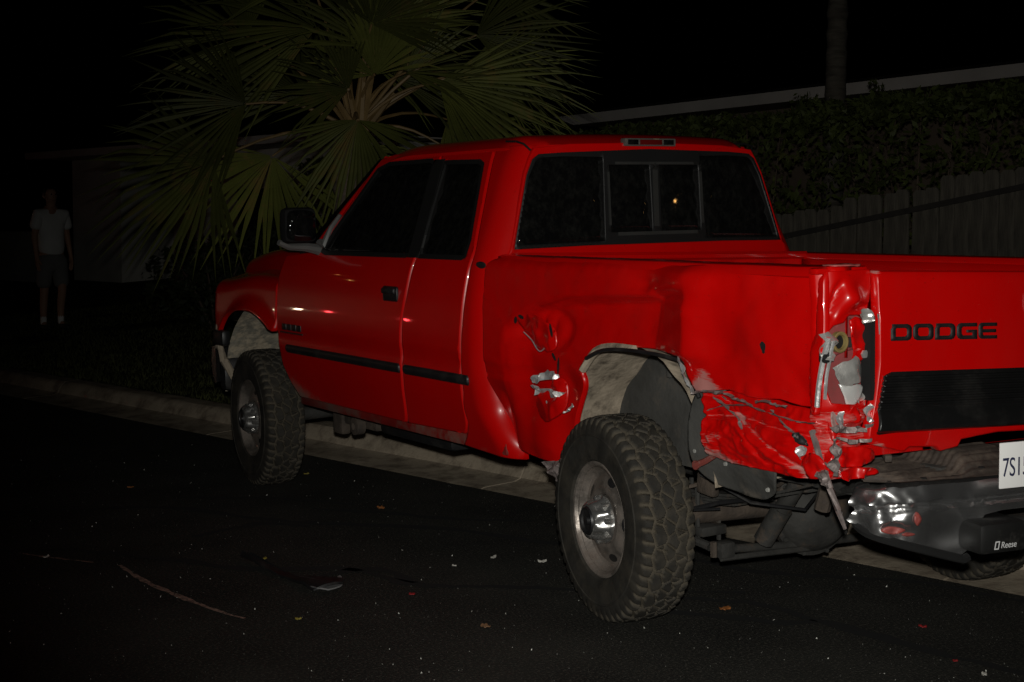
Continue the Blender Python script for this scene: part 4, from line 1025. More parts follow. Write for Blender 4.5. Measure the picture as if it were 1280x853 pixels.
# step pad: dirty ribbed top reaching forward under the tailgate
mb = MB(); XP = np.linspace(-.77, .93, 110); TP = np.linspace(0, 1, 44); vs = []
def pad_pt(x, t):
    yo = float(np.interp(x, _bp[25:, 0], _bp[25:, 1])) + .012 + (.05 * max(0, (-.68 - x) / .09) ** 2); y = yo + t * (.17 - yo) ; o_ = t * .24
    hump = .055 / (1 + math.exp(-(x + .455) / .007)) / (1 + math.exp((x + .20) / .01)) * min(1, t / .30)
    z = .718 + .030 * t + hump + .0042 * math.cos(o_ / .020 * 2 * math.pi) * (t > .03)
    z += .014 * float(noise.noise(Vector((x * 13, o_ * 26, 2)))) * max(0, min(1, (-.45 - x) / .3))
    return (x, y, z)
for x in XP:
    for t in TP: vs.append(pad_pt(x, t))
n = len(TP); mb.add(vs, [(i * n + j, i * n + j + 1, (i + 1) * n + j + 1, (i + 1) * n + j) for i in range(len(XP) - 1) for j in range(n - 1)])
mb.build('step_pad', BUMPTOP, bumper, ang=60)
# red paint transfer smears and a bent bracket on the pad
MB().box((0, -.012, -.012), (.19, .012, .012), Matrix.Rotation(.9, 3, 'Z') @ Matrix.Rotation(-.12, 3, 'Y'), (-.66, .06, .775), bev=.004).build('bent_bracket', BUMPTOP, bumper)
for k, (q_, z, sx, sz) in enumerate([(.19, .565, .04, .012), (.27, .60, .012, .022), (.24, .55, .022, .006)]):
    p0 = bface(A0B + q_, .006, z); p1 = bface(A0B + q_ + .02, .006, z); tx = (p1[0] - p0[0], p1[1] - p0[1], 0)
    patch('paint_smear', cr([(-sx, 0), (-sx * .4, sz), (sx * .5, sz * .7), (sx, -.1 * sz), (sx * .2, -sz), (-sx * .5, -sz * .8)], 3, True), p0, tx, (0, 0, 1), (tx[1], -tx[0], 0), .003, 20, mat('red_smear', (.30, .06, .05), rough=.5, var=.4, scale=40) if k == 0 else bpy.data.materials['red_smear'], bumper, h=.006, seed=140 + k)
mb = MB()
for x_, t_ in ((-.72, .12), (-.62, .10), (-.50, .12), (-.40, .10), (-.30, .10)):
    p_ = pad_pt(x_, t_); mb.lathe([(0, .011), (.004, .010), (.004, 0)], p_, 'z', 8)
mb.split('pad_bolt', BLACK, bumper)
# licence plate
plate = MB(); pl_rot = Matrix.Rotation(-BP, 3, 'Z')
PLX = bump_pt(.570, .062, .0)
plate.box((0, -.003, .688), (.305, .003, .838), pl_rot, (PLX[0], PLX[1], 0), bev=.002)
plate = plate.build('license_plate', WHITE, truck)
def text_obj(name, body, size, m, parent, mw, ext=.001, shear=0., xs=1.):
    cu = bpy.data.curves.new(name, 'FONT'); cu.body = body; cu.size = size; cu.extrude = ext; cu.shear = shear
    to = bpy.data.objects.new(name, cu); C.objects.link(to)
    dg = bpy.context.evaluated_depsgraph_get(); dg.update()
    me = bpy.data.meshes.new_from_object(to.evaluated_get(dg)); me.materials.clear(); me.materials.append(m); me.name = name
    bpy.data.objects.remove(to); bpy.data.curves.remove(cu)
    me.transform(mw @ Matrix.Scale(xs, 4, (1, 0, 0)))
    o = bpy.data.objects.new(name, me); C.objects.link(o); o.parent = parent
    return o
def face_frame(org, yaw, tilt=0.):
    xa = Vector((math.cos(yaw), -math.sin(yaw), 0)); za = Vector((0, 0, 1)); na = Vector((-math.sin(yaw), -math.cos(yaw), 0))
    m_ = Matrix(((xa.x, za.x, na.x), (xa.y, za.y, na.y), (xa.z, za.z, na.z))).to_4x4(); m_.translation = Vector(org); return m_
pq = Vector((PLX[0], PLX[1], 0)) + Vector((math.cos(BP), -math.sin(BP), 0)) * .008 + Vector((-math.sin(BP), -math.cos(BP), 0)) * .0045
text_obj('plate_number', '7S15', .088, NAVY, plate, face_frame((pq.x, pq.y, .728), BP), .0008, xs=.62)
# hitch receiver with its printed logo
hp = bump_pt(.49, .055, 0)
mb = MB(); mb.box((0, -.02, .475), (.19, .16, .58), pl_rot, (hp[0], hp[1], 0), bev=.02); hitch = mb.build('trailer_hitch', mat('hitch_black', (.010, .010, .0095), rough=.55, var=.2, dirt=(.03, .028, .024), dscale=10), truck)
mb = MB(); mb.box((.19, .02, .49), (.62, .12, .57), pl_rot, (hp[0], hp[1], 0), bev=.012); mb.build('hitch_tube', CHASSIS, hitch)
lg = Vector((hp[0], hp[1], 0)) + Vector((math.cos(BP), -math.sin(BP), 0)) * .078 + Vector((-math.sin(BP), -math.cos(BP), 0)) * .0215
text_obj('hitch_logo', 'Reese', .030, LOGOW, hitch, face_frame((lg.x, lg.y, .496), BP), .0005, shear=.2, xs=.85)
lq = lg - Vector((math.cos(BP), -math.sin(BP), 0)) * .026
mb = MB(); fr = face_frame((lq.x, lq.y, .493), BP)
pts = [(0, 0), (.018, 0), (.018, .027), (0, .027)]; inn = [(.004, .004), (.014, .004), (.014, .023), (.004, .023)]
mb.add([tuple(fr @ Vector((p[0] + p[1] * .2, p[1], 0))) for p in pts + inn], [(i, (i + 1) % 4, 4 + (i + 1) % 4, 4 + i) for i in range(4)]); mb.build('hitch_emblem', LOGOW, hitch, smooth=False)

# --- wheels
def tire_mesh(R=.405, Wd=.235):
    K = .90
    NT, NW = 624, 60
    th = np.linspace(0, 2 * math.pi, NT, endpoint=False)
    hw = Wd / 2
    # profile: outside bead -> tread -> inside bead
    side_ = [(-.105, .222), (-.122, .236), (-.128, .27), (-.131, .31), (-.1308, .327), (-.1345, .330), (-.1345, .333), (-.1302, .336), (-.129, .345), (-.1235, .372)]
    tread_w = np.linspace(-.113, .113, NW)
    P = [(w, r, 0) for w, r in side_] + [(-.1195, .386, 1)] + [(w, R - .010 * (abs(w) / .113) ** 4, 1) for w in tread_w] + [(.1195, .386, 1)] + [(-w, r, 0) for w, r in side_[::-1]]
    P = np.array(P); P[:, 0] *= K
    pitch = 52
    t = th * pitch / (2 * math.pi)
    V = np.zeros((len(P), NT, 3)); Gm = np.zeros((len(P), NT))
    for i, (w, r, tr) in enumerate(P):
        w0 = w; w = w / K; h = np.zeros(NT)
        if tr:
            g = np.zeros(NT)
            zig = lambda ph: np.abs(((t + ph) % 2) - 1) * 2 - 1
            for c, ph, am, wd in ((-.080, 0, .009, .0058), (-.028, .5, .012, .0042), (.028, 0, .012, .0042), (.080, .5, .009, .0058)):
                g = np.maximum(g, np.clip(1.5 - np.abs(w - c - am * zig(ph)) / wd, 0, 1))
            def lat(ph, k, wd): 
                q = (t * .5 + ph + k * w) % 1
                return np.clip(1.5 - np.abs(q - .5) / wd, 0, 1)
            if abs(w) > .074:
                q = (t + .25 + (4 * abs(w))) % 1
                g = np.maximum(g, np.clip(1.5 - np.abs(q - .5) / .17, 0, 1))
            elif abs(w) > .024:
                g = np.maximum(g, lat(.1 if w < 0 else .6, 3.5 * np.sign(w), .058)); g = np.maximum(g, lat(.6 if w < 0 else .1, -3 * np.sign(w), .030))
            else:
                g = np.maximum(g, lat(.35, -7, .058)); g = np.maximum(g, lat(.85, 5, .030))
            h = -.0125 * g; Gm[i] = g
        elif r > .34:
            q = (t + .25 + .45) % 1; g = np.clip(1.5 - np.abs(q - .5) / .15, 0, 1); h = -.006 * g * (1 if r > .36 else .5)
        elif abs(r - .31) < .001:
            h = 0 * t
        rr = r + h
        V[i, :, 0] = w0; V[i, :, 1] = rr * np.cos(th); V[i, :, 2] = rr * np.sin(th)
    n = NT; F = []
    for i in range(len(P) - 1):
        a = np.arange(n); b = (a + 1) % n
        F += np.stack([i * n + a, i * n + b, (i + 1) * n + b, (i + 1) * n + a], 1).tolist()
    me = bpy.data.meshes.new('tire'); me.from_pydata(V.reshape(-1, 3).tolist(), [], F); me.update()
    at = me.attributes.new('groove', 'FLOAT', 'POINT'); at.data.foreach_set('value', Gm.reshape(-1).astype(np.float32))
    me.polygons.foreach_set('use_smooth', [True] * len(me.polygons)); me.set_sharp_from_angle(angle=math.radians(38))
    return me
TIREM = RUBBER
nt = TIREM.node_tree; b_ = nt.nodes['Principled BSDF']; src = b_.inputs['Base Color'].links[0].from_socket
at_ = nt.nodes.new('ShaderNodeAttribute'); at_.attribute_name = 'groove'
mx_ = nt.nodes.new('ShaderNodeMix'); mx_.data_type = 'RGBA'; nt.links.new(at_.outputs['Fac'], mx_.inputs[0]); nt.links.new(src, mx_.inputs[6]); mx_.inputs[7].default_value = (.090, .077, .057, 1)
nt.links.new(mx_.outputs[2], b_.inputs['Base Color'])
TM = tire_mesh(); TM.materials.append(TIREM)
# raised rings and lettering band on the sidewall
def wheel_meshes():
    r = {}
    mb = MB()
    prof = [(-.098, .226), (-.112, .228), (-.116, .222), (-.112, .214), (-.098, .207), (-.080, .200), (-.062, .192), (-.058, .178), (-.066, .160), (-.080, .135), (-.086, .115), (-.080, .098), (-.060, .090), (-.055, 0)]
    mb.lathe(prof, (0, 0, 0), 'x', 64); mb.lathe([(-.098, .205), (.10, .205), (.112, .226)], (0, 0, 0), 'x', 48)
    mb.v = [(v[0] * .90, v[1], v[2]) for v in mb.v]; r['rim'] = mb
    mb = MB()
    for k in range(5):
        t = 2 * math.pi * (k + .25) / 5; c = (-.0745, .158 * math.cos(t), .158 * math.sin(t)); vs = []
        # oval vent lying on the sloping disc
        er = Vector((0, math.cos(t), math.sin(t))); et = Vector((0, -math.sin(t), math.cos(t)))
        for q in range(14):
            u = 2 * math.pi * q / 14; rr = .155 + .016 * math.cos(u)
            x = float(np.interp(rr, [.115, .135, .160, .178], [-.086, -.080, -.066, -.058])) - .0015
            vs.append(Vector((x, 0, 0)) + er * rr + et * .030 * math.sin(u))
        mb.add(vs, [tuple(range(14))])
    mb.v = [(v[0] * .90 - .001, v[1], v[2]) for v in mb.v]; r['vent'] = mb
    mb = MB()  # front and rear hub with fluted bell
    bell = [(-.080, .096), (-.092, .092), (-.100, .082), (-.135, .072), (-.148, .066), (-.152, .058)]
    n = 64; vs = []
    for a, rad in bell:
        for k in range(n):
            t = 2 * math.pi * k / n; fl = 1 + (.07 * (math.cos(t * 8)) if -.14 < a < -.09 else 0)
            vs.append((a, rad * fl * math.cos(t), rad * fl * math.sin(t)))
    fs = [(i * n + k, i * n + (k + 1) % n, (i + 1) * n + (k + 1) % n, (i + 1) * n + k) for i in range(len(bell) - 1) for k in range(n)]
    mb.add(vs, fs)
    for k in range(8):
        t = 2 * math.pi * (k + .5) / 8; mb.lathe([(-.085, .012), (-.112, .012), (-.116, .008), (-.116, 0)], (0, .083 * math.cos(t), .083 * math.sin(t)), 'x', 8)
    r['hub'] = mb
    mb = MB(); mb.lathe([(-.150, .056), (-.158, .052), (-.154, .046), (-.146, .044), (-.146, .018), (-.158, .016), (-.160, 0)], (0, 0, 0), 'x', 24); r['cap'] = mb
    return r
WMS = wheel_meshes()
def make_wheel(loc, steer=0., flip=False):
    w = empty('wheel', loc); w.parent = truck
    w.rotation_euler = (random.uniform(0, 6), 0, 0)
    o = bpy.data.objects.new('tire', TM); C.objects.link(o); o.parent = w
    for nm, key, m_ in (('rim', 'rim', STEELW), ('rim_vent', 'vent', BLACKP), ('hub_cap', 'hub', CAPM), ('hub_center', 'cap', BLACKP)):
        q = (WMS[key].split if key == 'vent' else WMS[key].build)(nm, m_, w, ang=35)
    w.rotation_mode = 'ZXY' if False else 'XYZ'
    w.rotation_euler = (.3, 0, steer + (math.pi if flip else 0))
    return w
wl = make_wheel((-.876, 1.245, .405), math.radians(-9))
for loc, st, fl_ in (((-.885, 4.76, .405), math.radians(-5), False), ((.815, .975, .366), math.radians(-9), True), ((.862, 4.76, .46), math.radians(-5), True)):
    def copy_children(src, dst):
        for ch in list(src.children):
            c = ch.copy(); C.objects.link(c); c.parent = dst
    w = wl.copy(); C.objects.link(w); w.parent = truck; w.location = loc; w.rotation_euler = (random.uniform(0, 1.5), 0, st + (math.pi if fl_ else 0))
    copy_children(wl, w)

# --- underbody
mb = MB()
for sg in (-1, 1): mb.box((sg * .46 - .04, -.02, .58), (sg * .46 + .04, 5.3, .74), bev=.008)
for y in (.25, 2.2, 3.4): mb.box((-.42, y, .60), (.42, y + .10, .70), bev=.01)
mb.split('frame_rail', CHASSIS, truck)
axle = MB(); axle.tube([(-.76, 1.235, .40), (.72, .99, .372)], .055, 14); axle = axle.build('rear_axle', RUST, truck)
mb = MB(); mb.lathe([(-.21, .02), (-.205, .07), (-.185, .125), (-.14, .162), (-.112, .172), (-.105, .190), (-.07, .190), (-.06, .172), (.10, .12), (.2, .07)], (0, 0, 0), 'y', 40)
for k in range(10):
    t = 2 * math.pi * k / 10; mb.lathe([(-.116, .010), (-.124, .009), (-.124, 0)], (.182 * math.cos(t), 0, .182 * math.sin(t)), 'y', 6)
mb.lathe([(-.215, .022), (-.22, .016), (-.22, 0)], (.02, 0, .05), 'y', 8)
rz_ = Matrix.Rotation(math.radians(-9.5), 3, 'Z')
MB().add([tuple(rz_ @ Vector(v) + Vector((-.05, 1.12, .368))) for v in mb.v], mb.f).build('differential', CHASSIS, axle)
mb = MB(); mb.lathe([(0, .0), (0, .165), (.02, .172), (.05, .172), (.06, .12), (.10, .06)], (-.735, 1.245, .405), 'x', 32); mb.build('brake_drum', RUST, axle)
mb = MB()
for k in range(4):
    L_ = .70 - k * .14
    P = [(-.50, 1.245 + L_ * t, .47 - k * .012 + .13 * t * t * (L_ / .70) ** 2) for t in np.linspace(-1, 1, 15)]
    for i in range(14):
        a, b = P[i], P[i + 1]; mb.add([(a[0] - .035, a[1], a[2] - .005), (a[0] + .035, a[1], a[2] - .005), (b[0] + .035, b[1], b[2] - .005), (b[0] - .035, b[1], b[2] - .005), (a[0] - .035, a[1], a[2] + .005), (a[0] + .035, a[1], a[2] + .005), (b[0] + .035, b[1], b[2] + .005), (b[0] - .035, b[1], b[2] + .005)],
                               [(0, 3, 2, 1), (4, 5, 6, 7), (0, 1, 5, 4), (2, 3, 7, 6), (1, 2, 6, 5), (3, 0, 4, 7)])
mb.build('leaf_spring', CHASSIS, truck)
mb = MB(); mb.box((-.57, 1.12, .30), (-.44, 1.37, .34), bev=.008)
for y in (1.16, 1.33): mb.tube([(-.56, y, .27), (-.56, y, .50)], .010, 6); mb.tube([(-.45, y, .27), (-.45, y, .50)], .010, 6)
mb.build('spring_plate', CHASSIS, truck)
mb = MB(); mb.tube([(-.60, 1.04, .285), (-.55, 1.03, .27), (-.2, 1.03, .235), (.15, 1.03, .215), (.34, 1.04, .205)], .018, 10); mb.tube([(-.60, 1.04, .285), (-.62, 1.10, .30), (-.60, 1.2, .33)], .018, 8); mb.build('sway_bar', CHASSIS, truck)
mb = MB(); mb.tube([(-.56, 1.02, .25), (-.56, 1.02, .235), (-.35, 1.0, .23), (-.1, 1.0, .215)], .012, 8); mb.box((-.57, 1.0, .235), (-.50, 1.06, .30), bev=.01); mb.build('spring_clamp', CHASSIS, truck)
mb = MB(); mb.tube([(-.40, .95, .30), (-.36, .70, .68)], .035, 10); mb.tube([(-.40, .95, .30), (-.385, .86, .44)], .042, 10); mb.build('shock_absorber', CHASSIS, truck)
mb = MB(); mb.tube([(-.66, 1.10, .52), (-.52, 1.0, .56), (-.30, .98, .50), (-.12, 1.0, .56), (.1, 1.0, .54)], .008, 6); mb.build('brake_pipe', RUST, truck)
mb = MB(); mb.box((-.66, 1.0, .40), (-.62, 1.10, .50), Matrix.Rotation(.1, 3, 'X'), bev=.012); mb.tube([(-.63, .98, .32), (-.63, .98, .26)], .014, 6); mb.split('axle_bracket', RUST, truck)
mb = MB(); mb.tube([(-.48, .55, .50), (-.47, .52, .62)], .03, 8); mb.build('spring_shackle', RUST, truck)
mb = MB(); mb.tube([(-.72, .95, .60), (-.60, .80, .50), (-.40, .72, .46), (-.22, .80, .52), (-.1, .95, .60)], .007, 6); mb.build('loose_wire', BLACKP, truck)
mb = MB(); mb.box((-.34, .78, .50), (-.16, .86, .62), bev=.02); mb.build('frame_bracket', CHASSIS, truck)
mb = MB(); mb.tube([(-.70, 1.12, .42), (-.60, .98, .47), (-.56, .85, .50), (-.60, .70, .55)], .010, 7); mb.tube([(-.68, 1.05, .44), (-.58, 1.0, .44)], .006, 6); mb.build('brake_hose', BLACKP, truck)
mb = MB(); mb.box((-.40, .30, .56), (.40, .50, .66), bev=.04); mb.build('rear_crossmember', CHASSIS, truck)
mb = MB(); mb.tube([(-.62, .2, .72), (-.50, .34, .62), (-.46, .55, .56)], .02, 8); mb.build('bumper_bracket', CHASSIS, truck)
mb = MB(); mb.tube([(.55, 2.6, .48), (.55, 1.7, .50), (.62, 1.2, .62), (.66, .4, .55), (.72, .0, .52)], .035, 10); mb.build('exhaust_pipe', RUST, truck)
mb = MB(); mb.box((-.72, 2.85, .425), (-.40, 3.62, .56), bev=.03); mb.build('fuel_tank', BLACKP, truck)
mb = MB(); mb.box((-.70, 3.70, .42), (-.58, 4.12, .55), bev=.02); mb.lathe([(0, .05), (-.05, .05), (-.055, .02)], (-.70, 3.86, .44), 'x', 12); mb.box((-.72, 4.08, .36), (-.66, 4.20, .55), bev=.015); mb.build('cab_mount', RUST, truck)
mb = MB(); mb.box((-.30, 3.3, .45), (.25, 4.5, .75), bev=.06); mb.tube([(-.1, 3.3, .52), (-.03, 1.4, .42)], .05, 10); mb.build('transmission', CHASSIS, truck)
mb = MB(); mb.tube([(-.72, 4.76, .40), (.72, 4.76, .44)], .045, 10); mb.build('front_axle', CHASSIS, truck)
mb = MB(); mb.box((-.40, 4.45, .70), (.40, 5.3, 1.15), bev=.05); mb.build('engine_block', BLACK, truck)

# ================================================================== LITTER ON THE ROAD
def leaf_mat(n, c): return mat(n, c, rough=.6, var=.35, scale=30)
LEAFC = [leaf_mat('dead_leaf_orange', (.34, .12, .03)), leaf_mat('dead_leaf_yellow', (.30, .24, .04)), leaf_mat('dead_leaf_brown', (.22, .12, .06)), leaf_mat('red_lens_bit', (.30, .01, .012))]
def flat_piece(name, pts, m, z, curl, th=.004, seed=0):
    r = random.Random(seed); P = cr(pts, 3, True); c = (sum(p[0] for p in P) / len(P), sum(p[1] for p in P) / len(P)); mb = MB(); n = len(P)
    top = [(p[0] - c[0], p[1] - c[1], z + curl * math.hypot(p[0] - c[0], p[1] - c[1]) * r.uniform(.2, 1.2) + th) for p in P]
    bot = [(q[0], q[1], q[2] - th) for q in top]
    mb.add(top + bot + [(0, 0, z + th)] + [(0, 0, z)], [(i, (i + 1) % n, 2 * n) for i in range(n)] + [(n + (i + 1) % n, n + i, 2 * n + 1) for i in range(n)] + [(i, n + i, n + (i + 1) % n, (i + 1) % n) for i in range(n)])
    o = mb.build(name, m); o.location = (c[0], c[1], 0); return o
tag(flat_piece('broken_trim_piece', [(-1.79, 2.95), (-1.75, 2.90), (-1.745, 2.72), (-1.715, 2.56), (-1.70, 2.36), (-1.60, 2.30), (-1.63, 2.21), (-1.76, 2.22), (-1.765, 2.50), (-1.785, 2.68)], BLACKP, .004, .10, .010, 3),
    'long twisted piece of black plastic trim lying on the road', 'car part')
tag(flat_piece('plastic_shard', [(-1.75, 2.28), (-1.66, 2.30), (-1.575, 2.355), (-1.60, 2.27), (-1.64, 2.22), (-1.735, 2.19)], mat('pale_plastic', (.22, .22, .22), rough=.4, var=.2), .012, .10, .006, 4),
    'pale grey curved plastic shard beside the black trim piece on the road', 'car part')
tag(flat_piece('glass_sliver', [(-1.70, 2.365), (-1.66, 2.37), (-1.645, 2.36), (-1.69, 2.352)], mat('clear_chip', (.55, .55, .52), rough=.2, var=.1), .008, .3, .004, 5), 'thin pale sliver lying just above the curved plastic shard', 'shard')
LIT = [((-.46, 1.114), .030, 0, 'orange leaf on the asphalt right of the rear wheel'), ((-.677, 3.707), .030, 0, 'orange leaf lying near the kerb under the truck'),
       ((-.566, 4.924), .022, 1, 'yellow leaf on the road right of the front wheel'), ((-1.706, 2.907), .030, 1, 'yellow leaf beside the broken black trim piece'),
       ((-1.644, 5.022), .026, 0, 'orange leaf far left on the dark asphalt'), ((.023, .517), .020, 3, 'small red lens fragment on the road at lower right'),
       ((-1.417, 1.399), .026, 2, 'brown curled leaf on the asphalt below the rear wheel'), ((-1.421, 1.983), .016, 3, 'small red lens fragment near the middle crack'),
       ((-1.983, 1.877), .016, 1, 'yellowish leaf bit just right of the pale scrape'), ((-.22, .15), .012, 3, 'tiny red fragment at the right edge of the road')]
for i, (p, r_, k, lab) in enumerate(LIT):
    a0 = random.uniform(0, 6)
    pts = [(p[0] + r_ * (1.0 if j % 2 else .55) * (1.5 if j in (0, 4) else .8) * math.cos(a0 + j * math.pi / 4), p[1] + r_ * (1.0 if j % 2 else .55) * (1.5 if j in (0, 4) else .8) * math.sin(a0 + j * math.pi / 4)) for j in range(8)]
    o = flat_piece('lens_fragment' if k == 3 else 'fallen_leaf', pts, LEAFC[k], .005, .35, .003, i)
    tag(o, lab, 'fragment' if k == 3 else 'leaf', 'red lens fragments on the road' if k == 3 else 'fallen leaves on the road')
CHIPW = mat('pale_plastic_chip', (.55, .53, .48), rough=.4, var=.2)
for i, (p, lab) in enumerate([((-.774, 2.379), 'pale oval chip on the asphalt left of the rear wheel'), ((-1.01, 2.336), 'thin pale chip on the asphalt midway between the wheels'), ((-.621, 2.192), 'small tan chip nearest the rear wheel hub'), ((-2.537, 3.467), 'pale chip at the start of the left scrape mark'), ((-.262, -.011), 'pale chip on the asphalt at lower right'), ((-.60, 1.98), 'pale chip just left of the rear tire')]):
    a0 = random.uniform(0, 3); r_ = random.uniform(.012, .022)
    pts = [(p[0] + r_ * random.uniform(.6, 1.4) * math.cos(t) * math.cos(a0) - r_ * .5 * math.sin(t) * math.sin(a0), p[1] + r_ * math.cos(t) * math.sin(a0) + r_ * .5 * math.sin(t) * math.cos(a0)) for t in np.linspace(0, 2 * math.pi, 8)[:-1]]
    tag(flat_piece('plastic_chip', pts, CHIPW, .004, .4, .003, 20 + i), lab, 'chip', 'pale chips scattered on the road')
# crumbs of glass all over the asphalt: too many to count
mb = MB()
for i in range(5200):
    u, w = random.random(), random.random()
    x, y = -3.4 + 4.0 * u, -1.0 + 7.5 * w ** 1.5
    if (x - .9) + .2 * y > -.05: continue
    s_ = .0010 + .0036 * random.random() ** 7
    v = [(x + random.uniform(-s_, s_), y + random.uniform(-s_, s_), .001 + random.random() * s_ * (2.2 if k == 3 else .2)) for k in range(4)]
    mb.add(v, [(0, 1, 2), (0, 3, 1), (1, 3, 2), (2, 3, 0)])
tag(mb.build('glass_crumbs', mat('crumb_glass', (.60, .60, .55), rough=.2, var=.55, scale=3), smooth=False), 'tiny glass crumbs and grit scattered over the asphalt', 'glass', kind='stuff')

# ================================================================== GREENERY
def rnd_unit():
    v = Vector((random.gauss(0, 1), random.gauss(0, 1), random.gauss(0, 1))); return v.normalized()
FROND = mat('palm_leaf', (.076, .084, .018), rough=.55, var=.45, scale=2.2, dirt=(.17, .105, .035), dscale=4, dlo=.57, dhi=.74, spec=.22)
STALK = mat('palm_stalk', (.20, .13, .05), rough=.55, var=.25, scale=8)
BARK = mat('palm_bark', (.13, .10, .075), rough=.95, var=.4, scale=6, bump=1., bscale=14, stretch=(1, 1, 4))
def frond_mesh(A, B, N, R, spread, seed):
    r = random.Random(seed); mb = MB(); n = 32
    for i in range(n):
        t = (i + .5) / n * 2 - 1; an = t * spread; dth = spread / n
        L = R * (1.0 - .22 * abs(t) ** 2) * r.uniform(.86, 1.06)
        if r.random() < .07: continue
        droop = r.uniform(.05, .26); split = r.uniform(.46, .62); bend = r.uniform(-.16, .16); kink = r.random() < .30; an += r.uniform(-.25, .25) * dth
        rad = [.02 * R, .25 * L, split * L, .72 * L, .88 * L, L]; wid = [1, 1, .95, .55, .28, .02]
        vs = []
        for q, w in zip(rad, wid):
            base = min(q, split * L) * dth * w if q <= split * L else split * L * dth * w
            dr = -droop * (q / R) ** 2 * R + (-.25 * max(0, q / L - .72) * R if kink else 0)
            for e in (-1, 0, 1):
                ang = an + bend * max(0, q / L - .5)
                D = A * math.cos(ang) + B * math.sin(ang); Td = -A * math.sin(ang) + B * math.cos(ang)
                p = D * q + Td * (base * e) + N * ((.35 * base if e == 0 else -.35 * base) + .10 * q * (abs(t) ** 2)) + Vector((0, 0, dr))
                vs.append(p)
        k = len(rad)
        mb.add(vs, [(j * 3 + e, j * 3 + e + 1, j * 3 + e + 4, j * 3 + e + 3) for j in range(k - 1) for e in (0, 1)])
    return mb
def vary_by_object(m, lo, hi):
    nt = m.node_tree; b = nt.nodes['Principled BSDF']; src = b.inputs['Base Color'].links[0].from_socket
    oi = nt.nodes.new('ShaderNodeObjectInfo'); mr = nt.nodes.new('ShaderNodeMapRange'); mr.inputs[3].default_value = lo; mr.inputs[4].default_value = hi
    mx = nt.nodes.new('ShaderNodeVectorMath'); mx.operation = 'SCALE'
    nt.links.new(oi.outputs['Random'], mr.inputs[0]); nt.links.new(src, mx.inputs[0]); nt.links.new(mr.outputs[0], mx.inputs['Scale']); nt.links.new(mx.outputs[0], b.inputs['Base Color'])
vary_by_object(FROND, .55, 1.5)
def palm_frond(tree, crown, H, th, R, spread, tilt, seed):
    H = Vector(H); th = math.radians(th)
    A = (r1 * math.cos(th) + u1 * math.sin(th) + fw * tilt).normalized()
    Nn = (-fw * 1.0 + Vector((random.uniform(-.35, .35), random.uniform(-.35, .35), random.uniform(.0, .5))))
    Nn = (Nn - A * Nn.dot(A)).normalized(); B = Nn.cross(A)
    mb = frond_mesh(A, B, Nn, R, math.radians(spread), seed)
    f = mb.build('frond', FROND, tree, smooth=False); f.location = H - tree.location
    c = Vector(crown); pts = [c + (H - c) * t + Vector((0, 0, .10 * math.sin(math.pi * t))) for t in np.linspace(0, 1, 7)]
    q = MB(); q.tube([p - H for p in pts], [.024, .018, .015, .013, .011, .010, .008], 6); q.build('frond_stalk', STALK, f)
palm = empty('fan_palm', (.95, 7.35, .20)); tag(palm, 'large low fan palm with spreading fronds behind the truck cab', 'palm tree')
mb = MB()
zz = np.linspace(.0, 2.15, 40)
mb.tube([(.03 * math.sin(z * 2), 0, z) for z in zz], [.17 - .02 * z + (.022 if i % 3 == 0 else 0) for i, z in enumerate(zz)], 16); mb.build('trunk', BARK, palm)
CR = (.95, 7.33, 2.30)
FR = [((.10, 7.49, 2.49), 178, 1.05, 80, -.2), ((-.17, 7.5, 2.04), 206, 1.02, 82, -.15), ((.67, 7.42, 3.11), 168, 1.22, 66, .1), ((.70, 6.74, 2.35), -96, .80, 88, -.1),
      ((1.43, 6.78, 2.67), -18, 1.14, 58, -.1), ((1.85, 6.91, 3.09), 8, 1.06, 64, .1), ((1.57, 7.7, 3.32), 62, 1.05, 90, .2), ((.91, 8.18, 2.65), 128, 1.05, 90, .3),
      ((.46, 7.82, 2.11), -112, .92, 85, .1), ((1.98, 7.6, 2.46), -36, .95, 80, .2), ((.98, 6.97, 2.93), 96, 1.0, 85, 0), ((1.1, 7.8, 3.5), 88, 1.0, 90, .2),
      ((2.10, 7.11, 3.5), 40, .95, 85, .1), ((.36, 8.1, 3.1), 150, 1.05, 80, .3), ((1.45, 7.9, 2.9), 20, 1.0, 80, .4),
      ((1.2, 7.9, 2.2), -70, .85, 85, .4), ((.55, 7.25, 3.45), 120, 1.05, 80, 0), ((1.65, 7.1, 2.2), -60, .75, 75, .3), 
      ((2.0, 7.05, 2.85), -6, 1.0, 60, 0), ((.95, 6.95, 2.72), 100, .75, 88, -.2), ((.75, 7.0, 2.6), 150, .7, 80, -.2), ((1.2, 6.9, 2.75), 45, .75, 80, -.1), ((1.7, 6.9, 2.75), -5, .9, 60, 0), ((.9, 6.9, 3.1), 60, .8, 85, -.1), ((1.2, 7.1, 3.15), 70, .9, 85, .1), ((1.35, 7.35, 2.75), 35, .85, 80, .3)]
for i, (H, th, R, sp, ti) in enumerate(FR): palm_frond(palm, CR, H, th, R, sp, ti, 200 + i)
# bare pale stalks of cut leaves at the crown
for i, (px, pz) in enumerate([(-.16, .52), (.10, .55), (-.30, .38), (.28, .36), (.02, .62)]):
    q = MB(); c = Vector(CR) - palm.location; q.tube([c + Vector((px * t, -.12 - .05 * t, pz * t - .05)) for t in (0, .5, 1)], [.035, .028, .018], 6); q.build('leaf_stub', STALK, palm)

